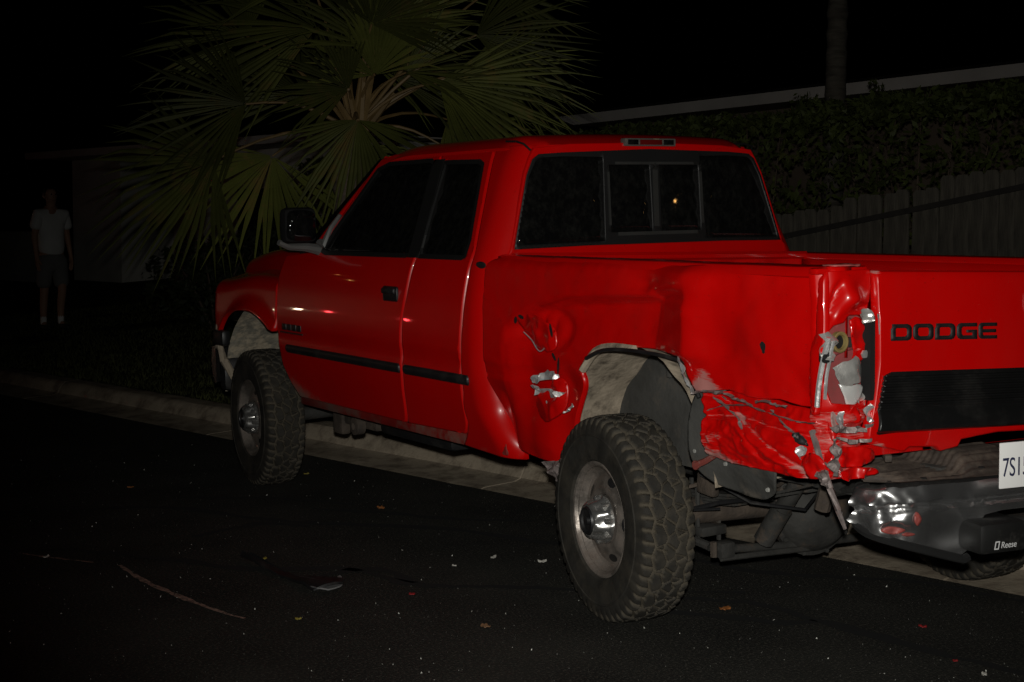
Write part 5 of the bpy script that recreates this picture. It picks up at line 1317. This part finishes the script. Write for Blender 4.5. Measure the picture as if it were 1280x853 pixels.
def leaf_cloud(n, pos_fn, size, droop=.2):
    mb = MB()
    for i in range(n):
        p, nrm = pos_fn()
        a = rnd_unit(); a = (a + nrm * .5).normalized(); b = a.cross(rnd_unit()).normalized(); s_ = size * random.uniform(.5, 1.4)
        t = a.cross(b)
        mb.add([p - b * s_, p + t * s_ * .45, p + b * s_ * 1.1, p - t * s_ * .45], [(0, 1, 2, 3)])
    return mb
HLEAF = mat('hedge_leaf', (.050, .062, .016), rough=.5, var=.5, scale=5, dirt=(.10, .10, .03), dscale=3, dlo=.55, dhi=.7, spec=.12)
TWIG = mat('twig_wood', (.09, .065, .045), rough=.9, var=.3)
def htop(a): return 2.80 + (5.0 - a) * .040 + .10 * noise.noise(Vector((a * 1.6, 3, 0))) + .06 * noise.noise(Vector((a * 5, 1, 0)))
hedge = empty('hedge', W(6.5, 6.9, .4)); tag(hedge, 'tall dark leafy hedge rising above the wooden fence', 'hedge')
def hpos():
    while True:
        a = random.uniform(-.5, 14.5); q = random.random(); top = htop(a)
        if q < .70:
            z = random.uniform(.9, top); d = 6.15 + .22 * noise.noise(Vector((a * 1.9, z * 2.1, 5))) + .12 * noise.noise(Vector((a * 6, z * 6, 8))) + abs(random.gauss(0, .10)); nn = -ND
        else:
            d = random.uniform(6.1, 7.5); z = top + .05 * noise.noise(Vector((a * 4, d * 4, 0))) - abs(random.gauss(0, .09)); nn = None
        if noise.noise(Vector((a * 3.2, z * 3.2, d * 2))) < -.45 and q < .7: continue
        n_ = Vector((-ND.x, -ND.y, .3)) if nn is not None else Vector((-.3, -.1, 1))
        return Vector(W(a, d, z)) - hedge.location, n_.normalized()
tag(leaf_cloud(32000, hpos, .040).build('hedge_foliage', HLEAF, hedge, smooth=False), kind='stuff')
mb = MB()
for i in range(60):
    a = random.uniform(0, 14); d = random.uniform(6.35, 7.2); z0 = random.uniform(.4, 1.6); p = Vector(W(a, d, z0)) - hedge.location
    q = Vector(W(a + random.uniform(-.5, .5), d + random.uniform(-.3, .3), htop(a) + random.uniform(-.4, .05))) - hedge.location
    mb.tube([p, (p + q) / 2 + Vector((random.uniform(-.1, .1),) * 3), q], [.018, .012, .004], 4)
tag(mb.build('hedge_branches', TWIG, hedge), kind='stuff')
# sprigs standing out of the top
for a in (6.35, 5.55, 9.8):
    base = Vector(W(a, 6.5, htop(a) - .1)) - hedge.location
    def sp(): 
        t = random.random(); return base + Vector((random.gauss(0, .05), random.gauss(0, .05), t * .28)), Vector((0, 0, 1))
    tag(leaf_cloud(70, sp, .035).build('hedge_sprig', HLEAF, hedge, smooth=False), kind='stuff')
def shrub(a, d, r, h, lab, n=2200):
    s_ = empty('shrub', W(a, d, lawn_z(a, d))); tag(s_, lab, 'shrub')
    def pf():
        while True:
            v = rnd_unit(); k = random.random() ** .35
            q = Vector((v.x * r * k, v.y * r * k, h * .5 + v.z * h * .5 * k))
            if noise.noise(q * 2.4 + Vector((a, d, 0))) > -.22: return q, v
    leaf_cloud(n, pf, .045).build('shrub_foliage', SHLEAF, s_, smooth=False)
    mb = MB()
    for k in range(9):
        t = random.uniform(0, 6.28); mb.tube([(.04 * math.cos(t), .04 * math.sin(t), 0), (r * .4 * math.cos(t), r * .4 * math.sin(t), h * .5), (r * .75 * math.cos(t), r * .75 * math.sin(t), h * .8)], [.02, .012, .005], 5)
    mb.build('shrub_branch', TWIG, s_)
SHLEAF = mat('shrub_leaf', (.022, .028, .010), rough=.6, var=.5, scale=5, spec=.2)
shrub(12.6, 3.6, .85, 1.15, 'dark round shrub on the lawn between the palm and the standing man')
shrub(10.8, 4.2, .60, .95, 'dark low shrub just left of the truck hood')
shrub(12.2, 5.2, .45, 1.15, 'dark loose shrub against the grey house wall left of the truck mirror', 700)
shrub(13.3, 5.0, .70, 1.25, 'dark leafy shrub against the house wall between the man and the palm fronds', 1700)
shrub(14.8, 5.2, .55, .95, 'small dark shrub by the house wall nearest the standing man', 1200)
# grass
mb = MB()
for i in range(30000):
    a = random.uniform(5.0, 17.0); d = .57 + 5.0 * random.random() ** 1.3
    if noise.noise(Vector((a * .9, d * .9, 3))) < -.28: continue
    p = Vector(W(a, d, lawn_z(a, d))); h = random.uniform(.02, .055); t = random.uniform(0, 6.28)
    w = Vector((math.cos(t), math.sin(t), 0)) * .006; l = Vector((random.gauss(0, .018), random.gauss(0, .018), h))
    mb.add([p - w, p + w, p + l], [(0, 1, 2)])
tag(mb.build('grass', GRASSM, smooth=False), 'short patchy grass of the lawn behind the kerb', 'grass', kind='stuff')
# tall palm: only its trunk shows
tp = empty('tall_palm', W(7.42, 8.6, .6)); tag(tp, 'tall slender palm with only its bare grey trunk in view', 'palm tree')
mb = MB(); zz = np.linspace(0, 9, 120)
mb.tube([(0.05 * math.sin(z * .4), 0, z) for z in zz], [.125 - .004 * z + (.010 if i % 3 == 0 else 0) + .004 * math.sin(i * 1.7) for i, z in enumerate(zz)], 14)
mb.build('trunk', mat('tall_palm_bark', (.085, .075, .06), rough=.95, var=.4, scale=5, bump=1., bscale=16, stretch=(1, 1, 5)), tp)
for i in range(10):
    t = i * .63; A = Vector((math.cos(t), math.sin(t), random.uniform(-.1, .8))).normalized(); Nn = Vector((0, 0, 1)); Nn = (Nn - A * Nn.dot(A)).normalized()
    f = frond_mesh(A, Nn.cross(A), Nn, .9, math.radians(75), 400 + i).build('frond', FROND, tp, smooth=False); f.location = Vector((0, 0, 9)) + A * .6
    q = MB(); q.tube([-A * .62, -A * .3, Vector((0, 0, 0))], [.02, .016, .01], 5); q.build('frond_stalk', STALK, f)

# ================================================================== FENCE AND HOUSES
WOOD = mat('weathered_fence_board', (.090, .080, .062), rough=.9, var=.35, scale=3, bump=.5, bscale=20, stretch=(4, 4, .5), dirt=(.035, .032, .026), dscale=5, dlo=.45, dhi=.7)
fence = empty('wooden_fence', W(5, 5.88, 0), ANG); tag(fence, 'weathered wooden board fence with stepped top below the hedge', 'fence')
def ftop(a): return (1.63 + (6.07 - a) * .18 if a < 6.07 else 1.63 - (a - 6.07) * .05)
pl_me = None
a = 1.0; i = 0
while a < 13.0:
    if pl_me is None:
        q = MB(); P = [(-.0685, 0), (.0685, 0), (.0685, 1.59), (.045, 1.62), (-.045, 1.62), (-.0685, 1.59)]
        q.add([(p[0], -.010, p[1]) for p in P] + [(p[0], .010, p[1]) for p in P], [tuple(range(6)), tuple(range(11, 5, -1))] + [(k, (k + 1) % 6, 6 + (k + 1) % 6, 6 + k) for k in range(6)])
        o = q.build('plank', WOOD, fence, smooth=False); pl_me = o.data
    else:
        o = bpy.data.objects.new('plank', pl_me); C.objects.link(o); o.parent = fence
    st = a - (a % .9) * .55                                    # boards follow the slope, slightly stepped
    o.location = (a - 5, random.uniform(-.006, .006), ftop(st) - 1.62 + random.uniform(-.012, .012)); o.rotation_euler = (random.uniform(-.01, .01), random.uniform(-.012, .012), 0)
    a += .141; i += 1
for dz in (-.16, -1.1):
    q = MB(); q.tube([(t - 5, .0, ftop(t) + dz) for t in np.linspace(1, 6.07, 2)] + [(13 - 5, 0, ftop(13) + dz)], .001, 4)
    P = [(1., ftop(1.) + dz), (6.07, ftop(6.07) + dz), (13., ftop(13.) + dz)]; q = MB()
    vs = []
    for t, z in P: vs += [(t - 5, .018, z - .025), (t - 5, .052, z - .025), (t - 5, .052, z + .025), (t - 5, .018, z + .025)]
    q.add(vs, [(4 * k + e, 4 * k + (e + 1) % 4, 4 * k + 4 + (e + 1) % 4, 4 * k + 4 + e) for k in range(2) for e in range(4)]); q.build('rail', mat('dark_fence_rail' if dz > -1 else 'dark_fence_rail_low', (.022, .019, .016), rough=.9, var=.3), fence, smooth=False)

STUC = mat('grey_stucco', (.50, .49, .44), rough=.95, var=.15, scale=1.5, bump=.3, bscale=80, spec=.1)
STUCB = mat('brown_stucco', (.16, .125, .095), rough=.95, var=.15, scale=1.5, bump=.3, bscale=80, spec=.1)
FASC = mat('pale_fascia_paint', (.46, .43, .40), rough=.7, var=.12, scale=2, spec=.2)
SHIN = mat('dark_shingles', (.012, .011, .010), rough=.98, var=.3, scale=8, bump=.6, bscale=30, spec=.05)
def sbox(mb, a0, a1, d0, d1, z0, z1, slope=0.):
    vs = []
    for a_, d_, z_ in [(a0, d0, z0), (a1, d0, z0), (a1, d1, z0), (a0, d1, z0), (a0, d0, z1), (a1, d0, z1), (a1, d1, z1), (a0, d1, z1)]: vs.append(W(a_, d_, z_ + slope * (6.2 - a_)))
    return mb.add(vs, [(0, 3, 2, 1), (4, 5, 6, 7), (0, 1, 5, 4), (1, 2, 6, 5), (2, 3, 7, 6), (3, 0, 4, 7)])
def rel(o, parent):
    o.parent = parent; o.matrix_parent_inverse = Matrix.Translation(-parent.location); return o
h1 = empty('house', W(10, 11, 0)); tag(h1, 'house behind the hedge showing a long pale fascia board', 'house')
SL = .031
rel(sbox(MB(), -2, 24, 10.95, 11.0, 3.40, 3.555, SL).build('fascia', FASC, None, smooth=False), h1)
rel(sbox(MB(), -2, 24, 11.0, 11.7, 3.40, 3.42, SL).build('soffit', STUCB, None, smooth=False), h1)
rel(sbox(MB(), -1.5, 23.5, 11.7, 19, .5, 3.398, SL).build('wall', STUCB, None, smooth=False), h1)
mb = MB(); P = [(-2.1, 10.9, 3.56), (24.1, 10.9, 3.56), (24.1, 15.3, 3.75), (-2.1, 15.3, 3.75), (24.1, 19.6, 3.56), (-2.1, 19.6, 3.56)]
vs = [W(p[0], p[1], p[2] + SL * (6.2 - p[0])) for p in P] + [W(p[0], p[1], p[2] + .03 + SL * (6.2 - p[0])) for p in P]
mb.add(vs, [(0, 1, 2, 3), (3, 2, 4, 5), (6, 7, 8, 9), (9, 8, 10, 11), (0, 6, 7, 1), (1, 7, 8, 2), (2, 8, 10, 4), (4, 10, 11, 5), (5, 11, 9, 3), (3, 9, 6, 0)])
rel(mb.build('roof', SHIN, None, smooth=False), h1)
# neighbouring house at far left
h2 = empty('house', W(18, 9, 0)); tag(h2, 'low grey stucco house with pale eave far left behind the palm', 'house')
w2 = rel(sbox(MB(), 13.6, 19.6, 7.2, 14, .2, 2.74).build('wall', STUC, None, smooth=False), h2)
rel(sbox(MB(), 19.6, 21.3, 8.2, 14, .2, 2.735).build('entry_wall', STUC, None, smooth=False), h2)
rel(sbox(MB(), 21.3, 23.1, 7.15, 14, .2, 2.745).build('pier', STUC, None, smooth=False), h2)
rel(sbox(MB(), 13.0, 23.5, 6.42, 6.47, 2.745, 2.87).build('fascia', FASC, None, smooth=False), h2)
rel(sbox(MB(), 13.0, 23.5, 6.47, 7.6, 2.752, 2.77).build('soffit', FASC, None, smooth=False), h2)
dr = rel(sbox(MB(), 19.95, 20.95, 8.15, 8.196, .45, 2.5).build('door', mat('dark_door', (.05, .03, .02), rough=.5, var=.2), None, smooth=False), h2)
wf = rel(sbox(MB(), 15.9, 17.6, 7.15, 7.197, 1.05, 2.2).build('window', FASC, None, smooth=False), h2)
rel(sbox(MB(), 15.97, 16.72, 7.13, 7.148, 1.12, 2.13).build('pane', GLASS, None, smooth=False), h2); rel(sbox(MB(), 16.78, 17.53, 7.13, 7.148, 1.12, 2.13).build('pane', GLASS, None, smooth=False), h2)
mb = MB(); P = [(12.9, 6.38, 2.875), (23.6, 6.38, 2.875), (21, 10.5, 3.7), (15.5, 10.5, 3.7), (23.6, 14.5, 2.875), (12.9, 14.5, 2.875)]
mb.add([W(*p) for p in P], [(0, 1, 2, 3), (3, 2, 4, 5), (1, 4, 2), (0, 3, 5), (0, 5, 4, 1)]); rel(mb.build('roof', SHIN, None, smooth=False), h2)
gw = empty('garden_wall', W(25, 6.6, .2)); tag(gw, 'low pale wall at the far left edge behind the standing man', 'wall')
rel(sbox(MB(), 23.15, 28, 6.5, 6.7, .3, 1.36).build('wall_body', STUC, None, smooth=False), gw); rel(sbox(MB(), 23.12, 28.03, 6.46, 6.74, 1.36, 1.42).build('coping', STUC, None, smooth=False), gw)

# ================================================================== MAN AT FAR LEFT
SKIN = mat('skin', (.36, .20, .13), rough=.6, var=.06); SHIRT = mat('white_tshirt', (.60, .60, .58), rough=.95, var=.06); SHORTS = mat('grey_shorts', (.17, .17, .165), rough=.95, var=.1)
SOCK = mat('white_sock', (.75, .75, .73), rough=.95, var=.05); SHOE = mat('black_shoe', (.012, .012, .012), rough=.6); HAIR = mat('dark_hair', (.012, .009, .007), rough=.6, var=.3, scale=60, bump=.6, bscale=120)
man = empty('person', (.53, 14.83, lawn_z(14.57, 2.63)), math.radians(17)); tag(man, 'person in white t-shirt and grey knee shorts standing on the dark lawn', 'person')
def skin(name, V, E, R, m, parent, root=0, sub=2):
    me = bpy.data.meshes.new(name); me.from_pydata([tuple(v) for v in V], E, []); me.materials.append(m)
    o = bpy.data.objects.new(name, me); C.objects.link(o); o.parent = parent
    md = o.modifiers.new('Skin', 'SKIN'); md.use_smooth_shade = True
    for i, r in enumerate(R): me.skin_vertices[0].data[i].radius = r if hasattr(r, '__len__') else (r, r); me.skin_vertices[0].data[i].use_root = (i == root)
    s2 = o.modifiers.new('Subdivision', 'SUBSURF'); s2.levels = sub; s2.render_levels = sub
    return o
V = [(0, 0, .93), (0, .01, 1.10), (0, .015, 1.28), (0, .005, 1.43), (-.005, -.015, 1.53), (-.015, -.03, 1.58), (-.028, -.045, 1.632), (-.03, -.045, 1.692), (-.03, -.035, 1.735)]
E = [(i, i + 1) for i in range(8)]; R = [(.15, .10), (.135, .095), (.16, .11), (.13, .085), .055, .062, .078, .076, .045]
for sg in (-1, 1):
    b = len(V)
    V += [(sg * .17, .0, 1.42), (sg * .225, .015, 1.16), (sg * .235, -.04, .93), (sg * .232, -.055, .86)]
    E += [(3, b), (b, b + 1), (b + 1, b + 2), (b + 2, b + 3)]; R += [.055, .042, .027, (.035, .022)]
    h = len(V)
    for k, (oy, L) in enumerate(((-.030, .075), (-.010, .085), (.010, .08), (.028, .065))):
        f = len(V); V += [(sg * .234, -.055 + oy, .81), (sg * .226, -.06 + oy, .81 - L * .55), (sg * .214, -.063 + oy, .81 - L)]
        E += [(b + 3, f), (f, f + 1), (f + 1, f + 2)]; R += [.0105, .009, .008]
    f = len(V); V += [(sg * .225, -.10, .845), (sg * .212, -.115, .80)]; E += [(b + 3, f), (f, f + 1)]; R += [.011, .009]
    b = len(V)
    V += [(sg * .10, .0, .86), (sg * .112, -.02 - .02 * sg, .50), (sg * .12, .015, .30), (sg * .12, .02, .09), (sg * .13, -.05, .045)]
    E += [(0, b), (b, b + 1), (b + 1, b + 2), (b + 2, b + 3), (b + 3, b + 4)]; R += [.085, .056, .05, .036, .03]
body = skin('body', V, E, R, SKIN, man)
skin('t_shirt', [(0, 0, .865), (0, .01, 1.10), (0, .015, 1.28), (0, .005, 1.42), (0, -.003, 1.49), (-.18, 0, 1.425), (-.225, .01, 1.22), (.18, 0, 1.425), (.225, .01, 1.22)], [(0, 1), (1, 2), (2, 3), (3, 4), (3, 5), (5, 6), (3, 7), (7, 8)],
     [(.195, .135), (.18, .13), (.185, .13), (.15, .10), .070, .075, .078, .075, .078], SHIRT, man)
skin('shorts', [(0, 0, .98), (0, 0, .88), (-.11, 0, .78), (-.125, -.005, .50), (.11, 0, .78), (.125, -.005, .50)], [(0, 1), (1, 2), (2, 3), (1, 4), (4, 5)], [(.17, .12), (.17, .12), .105, .098, .105, .098], SHORTS, man)
for sg in (-1, 1):
    skin('sock', [(sg * .12, .018, .20), (sg * .12, .02, .10), (sg * .122, .015, .06)], [(0, 1), (1, 2)], [.045, .042, .045], SOCK, man, sub=1)
    skin('shoe', [(sg * .12, .045, .045), (sg * .125, -.03, .042), (sg * .132, -.12, .035), (sg * .134, -.16, .030)], [(0, 1), (1, 2), (2, 3)], [(.045, .045), (.048, .042), (.045, .032), (.03, .022)], SHOE, man, sub=1)
skin('hair', [(-.028, -.005, 1.652), (-.03, -.01, 1.70), (-.03, -.025, 1.74)], [(0, 1), (1, 2)], [(.082, .072), (.088, .082), (.06, .06)], HAIR, man)
q = MB(); q.lathe([(0, .012), (.018, .010), (.026, .003)], (0, 0, 0), 'y', 8, sx=-1); MB().add([(v[0] - .03, v[1] - .113, v[2] * 1.6 + 1.637) for v in q.v], q.f).build('nose', SKIN, body)
for sg in (-1, 1):
    q = MB(); q.lathe([(0, .011), (.006, .006), (.008, 0)], (sg * .03 - .03, -.115, 1.664), 'y', 8, sx=-1); q.build('eye', BLACK, body)
    q = MB(); q.tube([(sg * .082 - .028, -.035, 1.615), (sg * .090 - .028, -.025, 1.645), (sg * .085 - .028, -.015, 1.67)], [.010, .014, .010], 6); q.build('ear', SKIN, body)
MB().box((-.052, -.116, 1.588), (-.002, -.104, 1.596), bev=.002).build('mouth', mat('lips', (.22, .08, .06), rough=.6), body)

# ================================================================== LIT LAMPS UP AND DOWN THE STREET (they show as reflections in the paint and glass)
def emis(name, col, st):
    m = bpy.data.materials.new(name); m.use_nodes = True; b = m.node_tree.nodes['Principled BSDF']
    b.inputs['Base Color'].default_value = (.8, .8, .8, 1); b.inputs['Emission Color'].default_value = col + (1,); b.inputs['Emission Strength'].default_value = st; return m
SOD = emis('sodium_lamp', (1., .50, .14), 30); HEADL = emis('lit_headlamp', (1., .80, .50), 60); TAILL = emis('lit_tail_lamp', (1., .05, .06), 40)
POLE = mat('galvanised_pole', (.25, .25, .25), rough=.5, metal=.5)
def street_lamp(loc, ang, lab):
    s_ = empty('street_lamp', loc, ang); tag(s_, lab, 'street lamp', 'sodium street lamps along the road')
    q = MB(); q.tube([(0, 0, 0), (0, 0, 2.5), (0, 0, 5.0), (.25, 0, 5.35), (.9, 0, 5.45)], [.09, .07, .055, .04, .035], 10); q.build('pole', POLE, s_)
    q = MB(); q.box((.8, -.12, 5.40), (1.35, .12, 5.54), bev=.04); hd = q.build('lamp_head', POLE, s_)
    q = MB(); q.lathe([(0, .042), (-.025, .035), (-.04, .018), (-.045, 0)], (1.1, 0, 5.40), 'z', 16); q.build('lamp_bowl', SOD, hd)
street_lamp((12.9, -12.3, .8), ANG + 3.3, 'sodium street lamp behind the camera on the house side')
street_lamp((-19.2, 40.0, 0), ANG - 1.5, 'sodium street lamp far down the road on the opposite side')
street_lamp((-21.6, 43.8, 0), ANG - 1.5, 'second sodium street lamp beyond the first far down the road')
def far_car(loc, rz, lab, lit_front):
    c = empty('parked_car', loc, rz); tag(c, lab, 'car', 'cars standing further up the road')
    PB = mat('dark_car_paint' if lit_front else 'grey_car_paint', (.03, .035, .05) if lit_front else (.2, .2, .21), rough=.3, coat=.8)
    prof = [(-2.25, .35), (-2.3, .62), (-2.2, .86), (-1.5, .93), (-1.0, 1.38), (.35, 1.42), (1.0, .95), (2.1, .80), (2.3, .55), (2.2, .32)]
    q = MB(); vs = []
    for x, t in ((-.86, 0), (-.90, 1), (.90, 1), (.86, 0)):
        for y, z in prof: vs.append((x * (.78 if z > 1.2 else 1), y, z))
    n = len(prof)
    q.add(vs, [(k * n + j, k * n + (j + 1) % n, (k + 1) * n + (j + 1) % n, (k + 1) * n + j) for k in range(3) for j in range(n)] + [tuple(range(n)), tuple(range(3 * n, 4 * n))]); q.build('body', PB, c, ang=30)
    q = MB(); q.box((-.91, -1.35, .93), (.91, .85, 1.30), bev=.05); q.build('side_window', GLASS, c)
    for y in (-1.35, 1.35):
        for sx in (-1, 1):
            q = MB(); q.lathe([(-.1, .18), (-.1, .30), (-.08, .325), (.08, .325), (.1, .30), (.1, .18), (.08, 0)], (sx * .82, y, .325), 'x', 24); wq = q.build('wheel', RUBBER, c)
            q = MB(); q.lathe([(0, .0), (.01, .17), (.0, .18)], (sx * .925, y, .325), 'x', 20, sx=sx); q.build('rim', STEELW, wq)
    for sx in (-1, 1):
        q = MB(); q.box((sx * .68 - .05, 2.22, .63), (sx * .68 + .05, 2.31, .72), bev=.02); q.build('headlight', HEADL if lit_front else GLASS, c)
        q = MB(); q.box((sx * .74 - .05, -2.34, .68), (sx * .74 + .05, -2.22, .77), bev=.02); q.build('tail_light', REDLENS if lit_front else TAILL, c)
    q = MB(); q.box((-.85, 2.24, .36), (.85, 2.36, .54), bev=.05); q.box((-.85, -2.38, .36), (.85, -2.26, .56), bev=.05); q.split('bumper', BLACKP, c)
far_car((-7.5, 23.2, 0), math.radians(180 - 14), 'dark car standing up the road with its headlights on', True)
far_car((-8.4, 22.6, 0), 0, 'x', False) if False else None
far_car((-10.4, 23.0, 0), math.radians(12), 'grey car facing away up the road with red tail lights on', False)
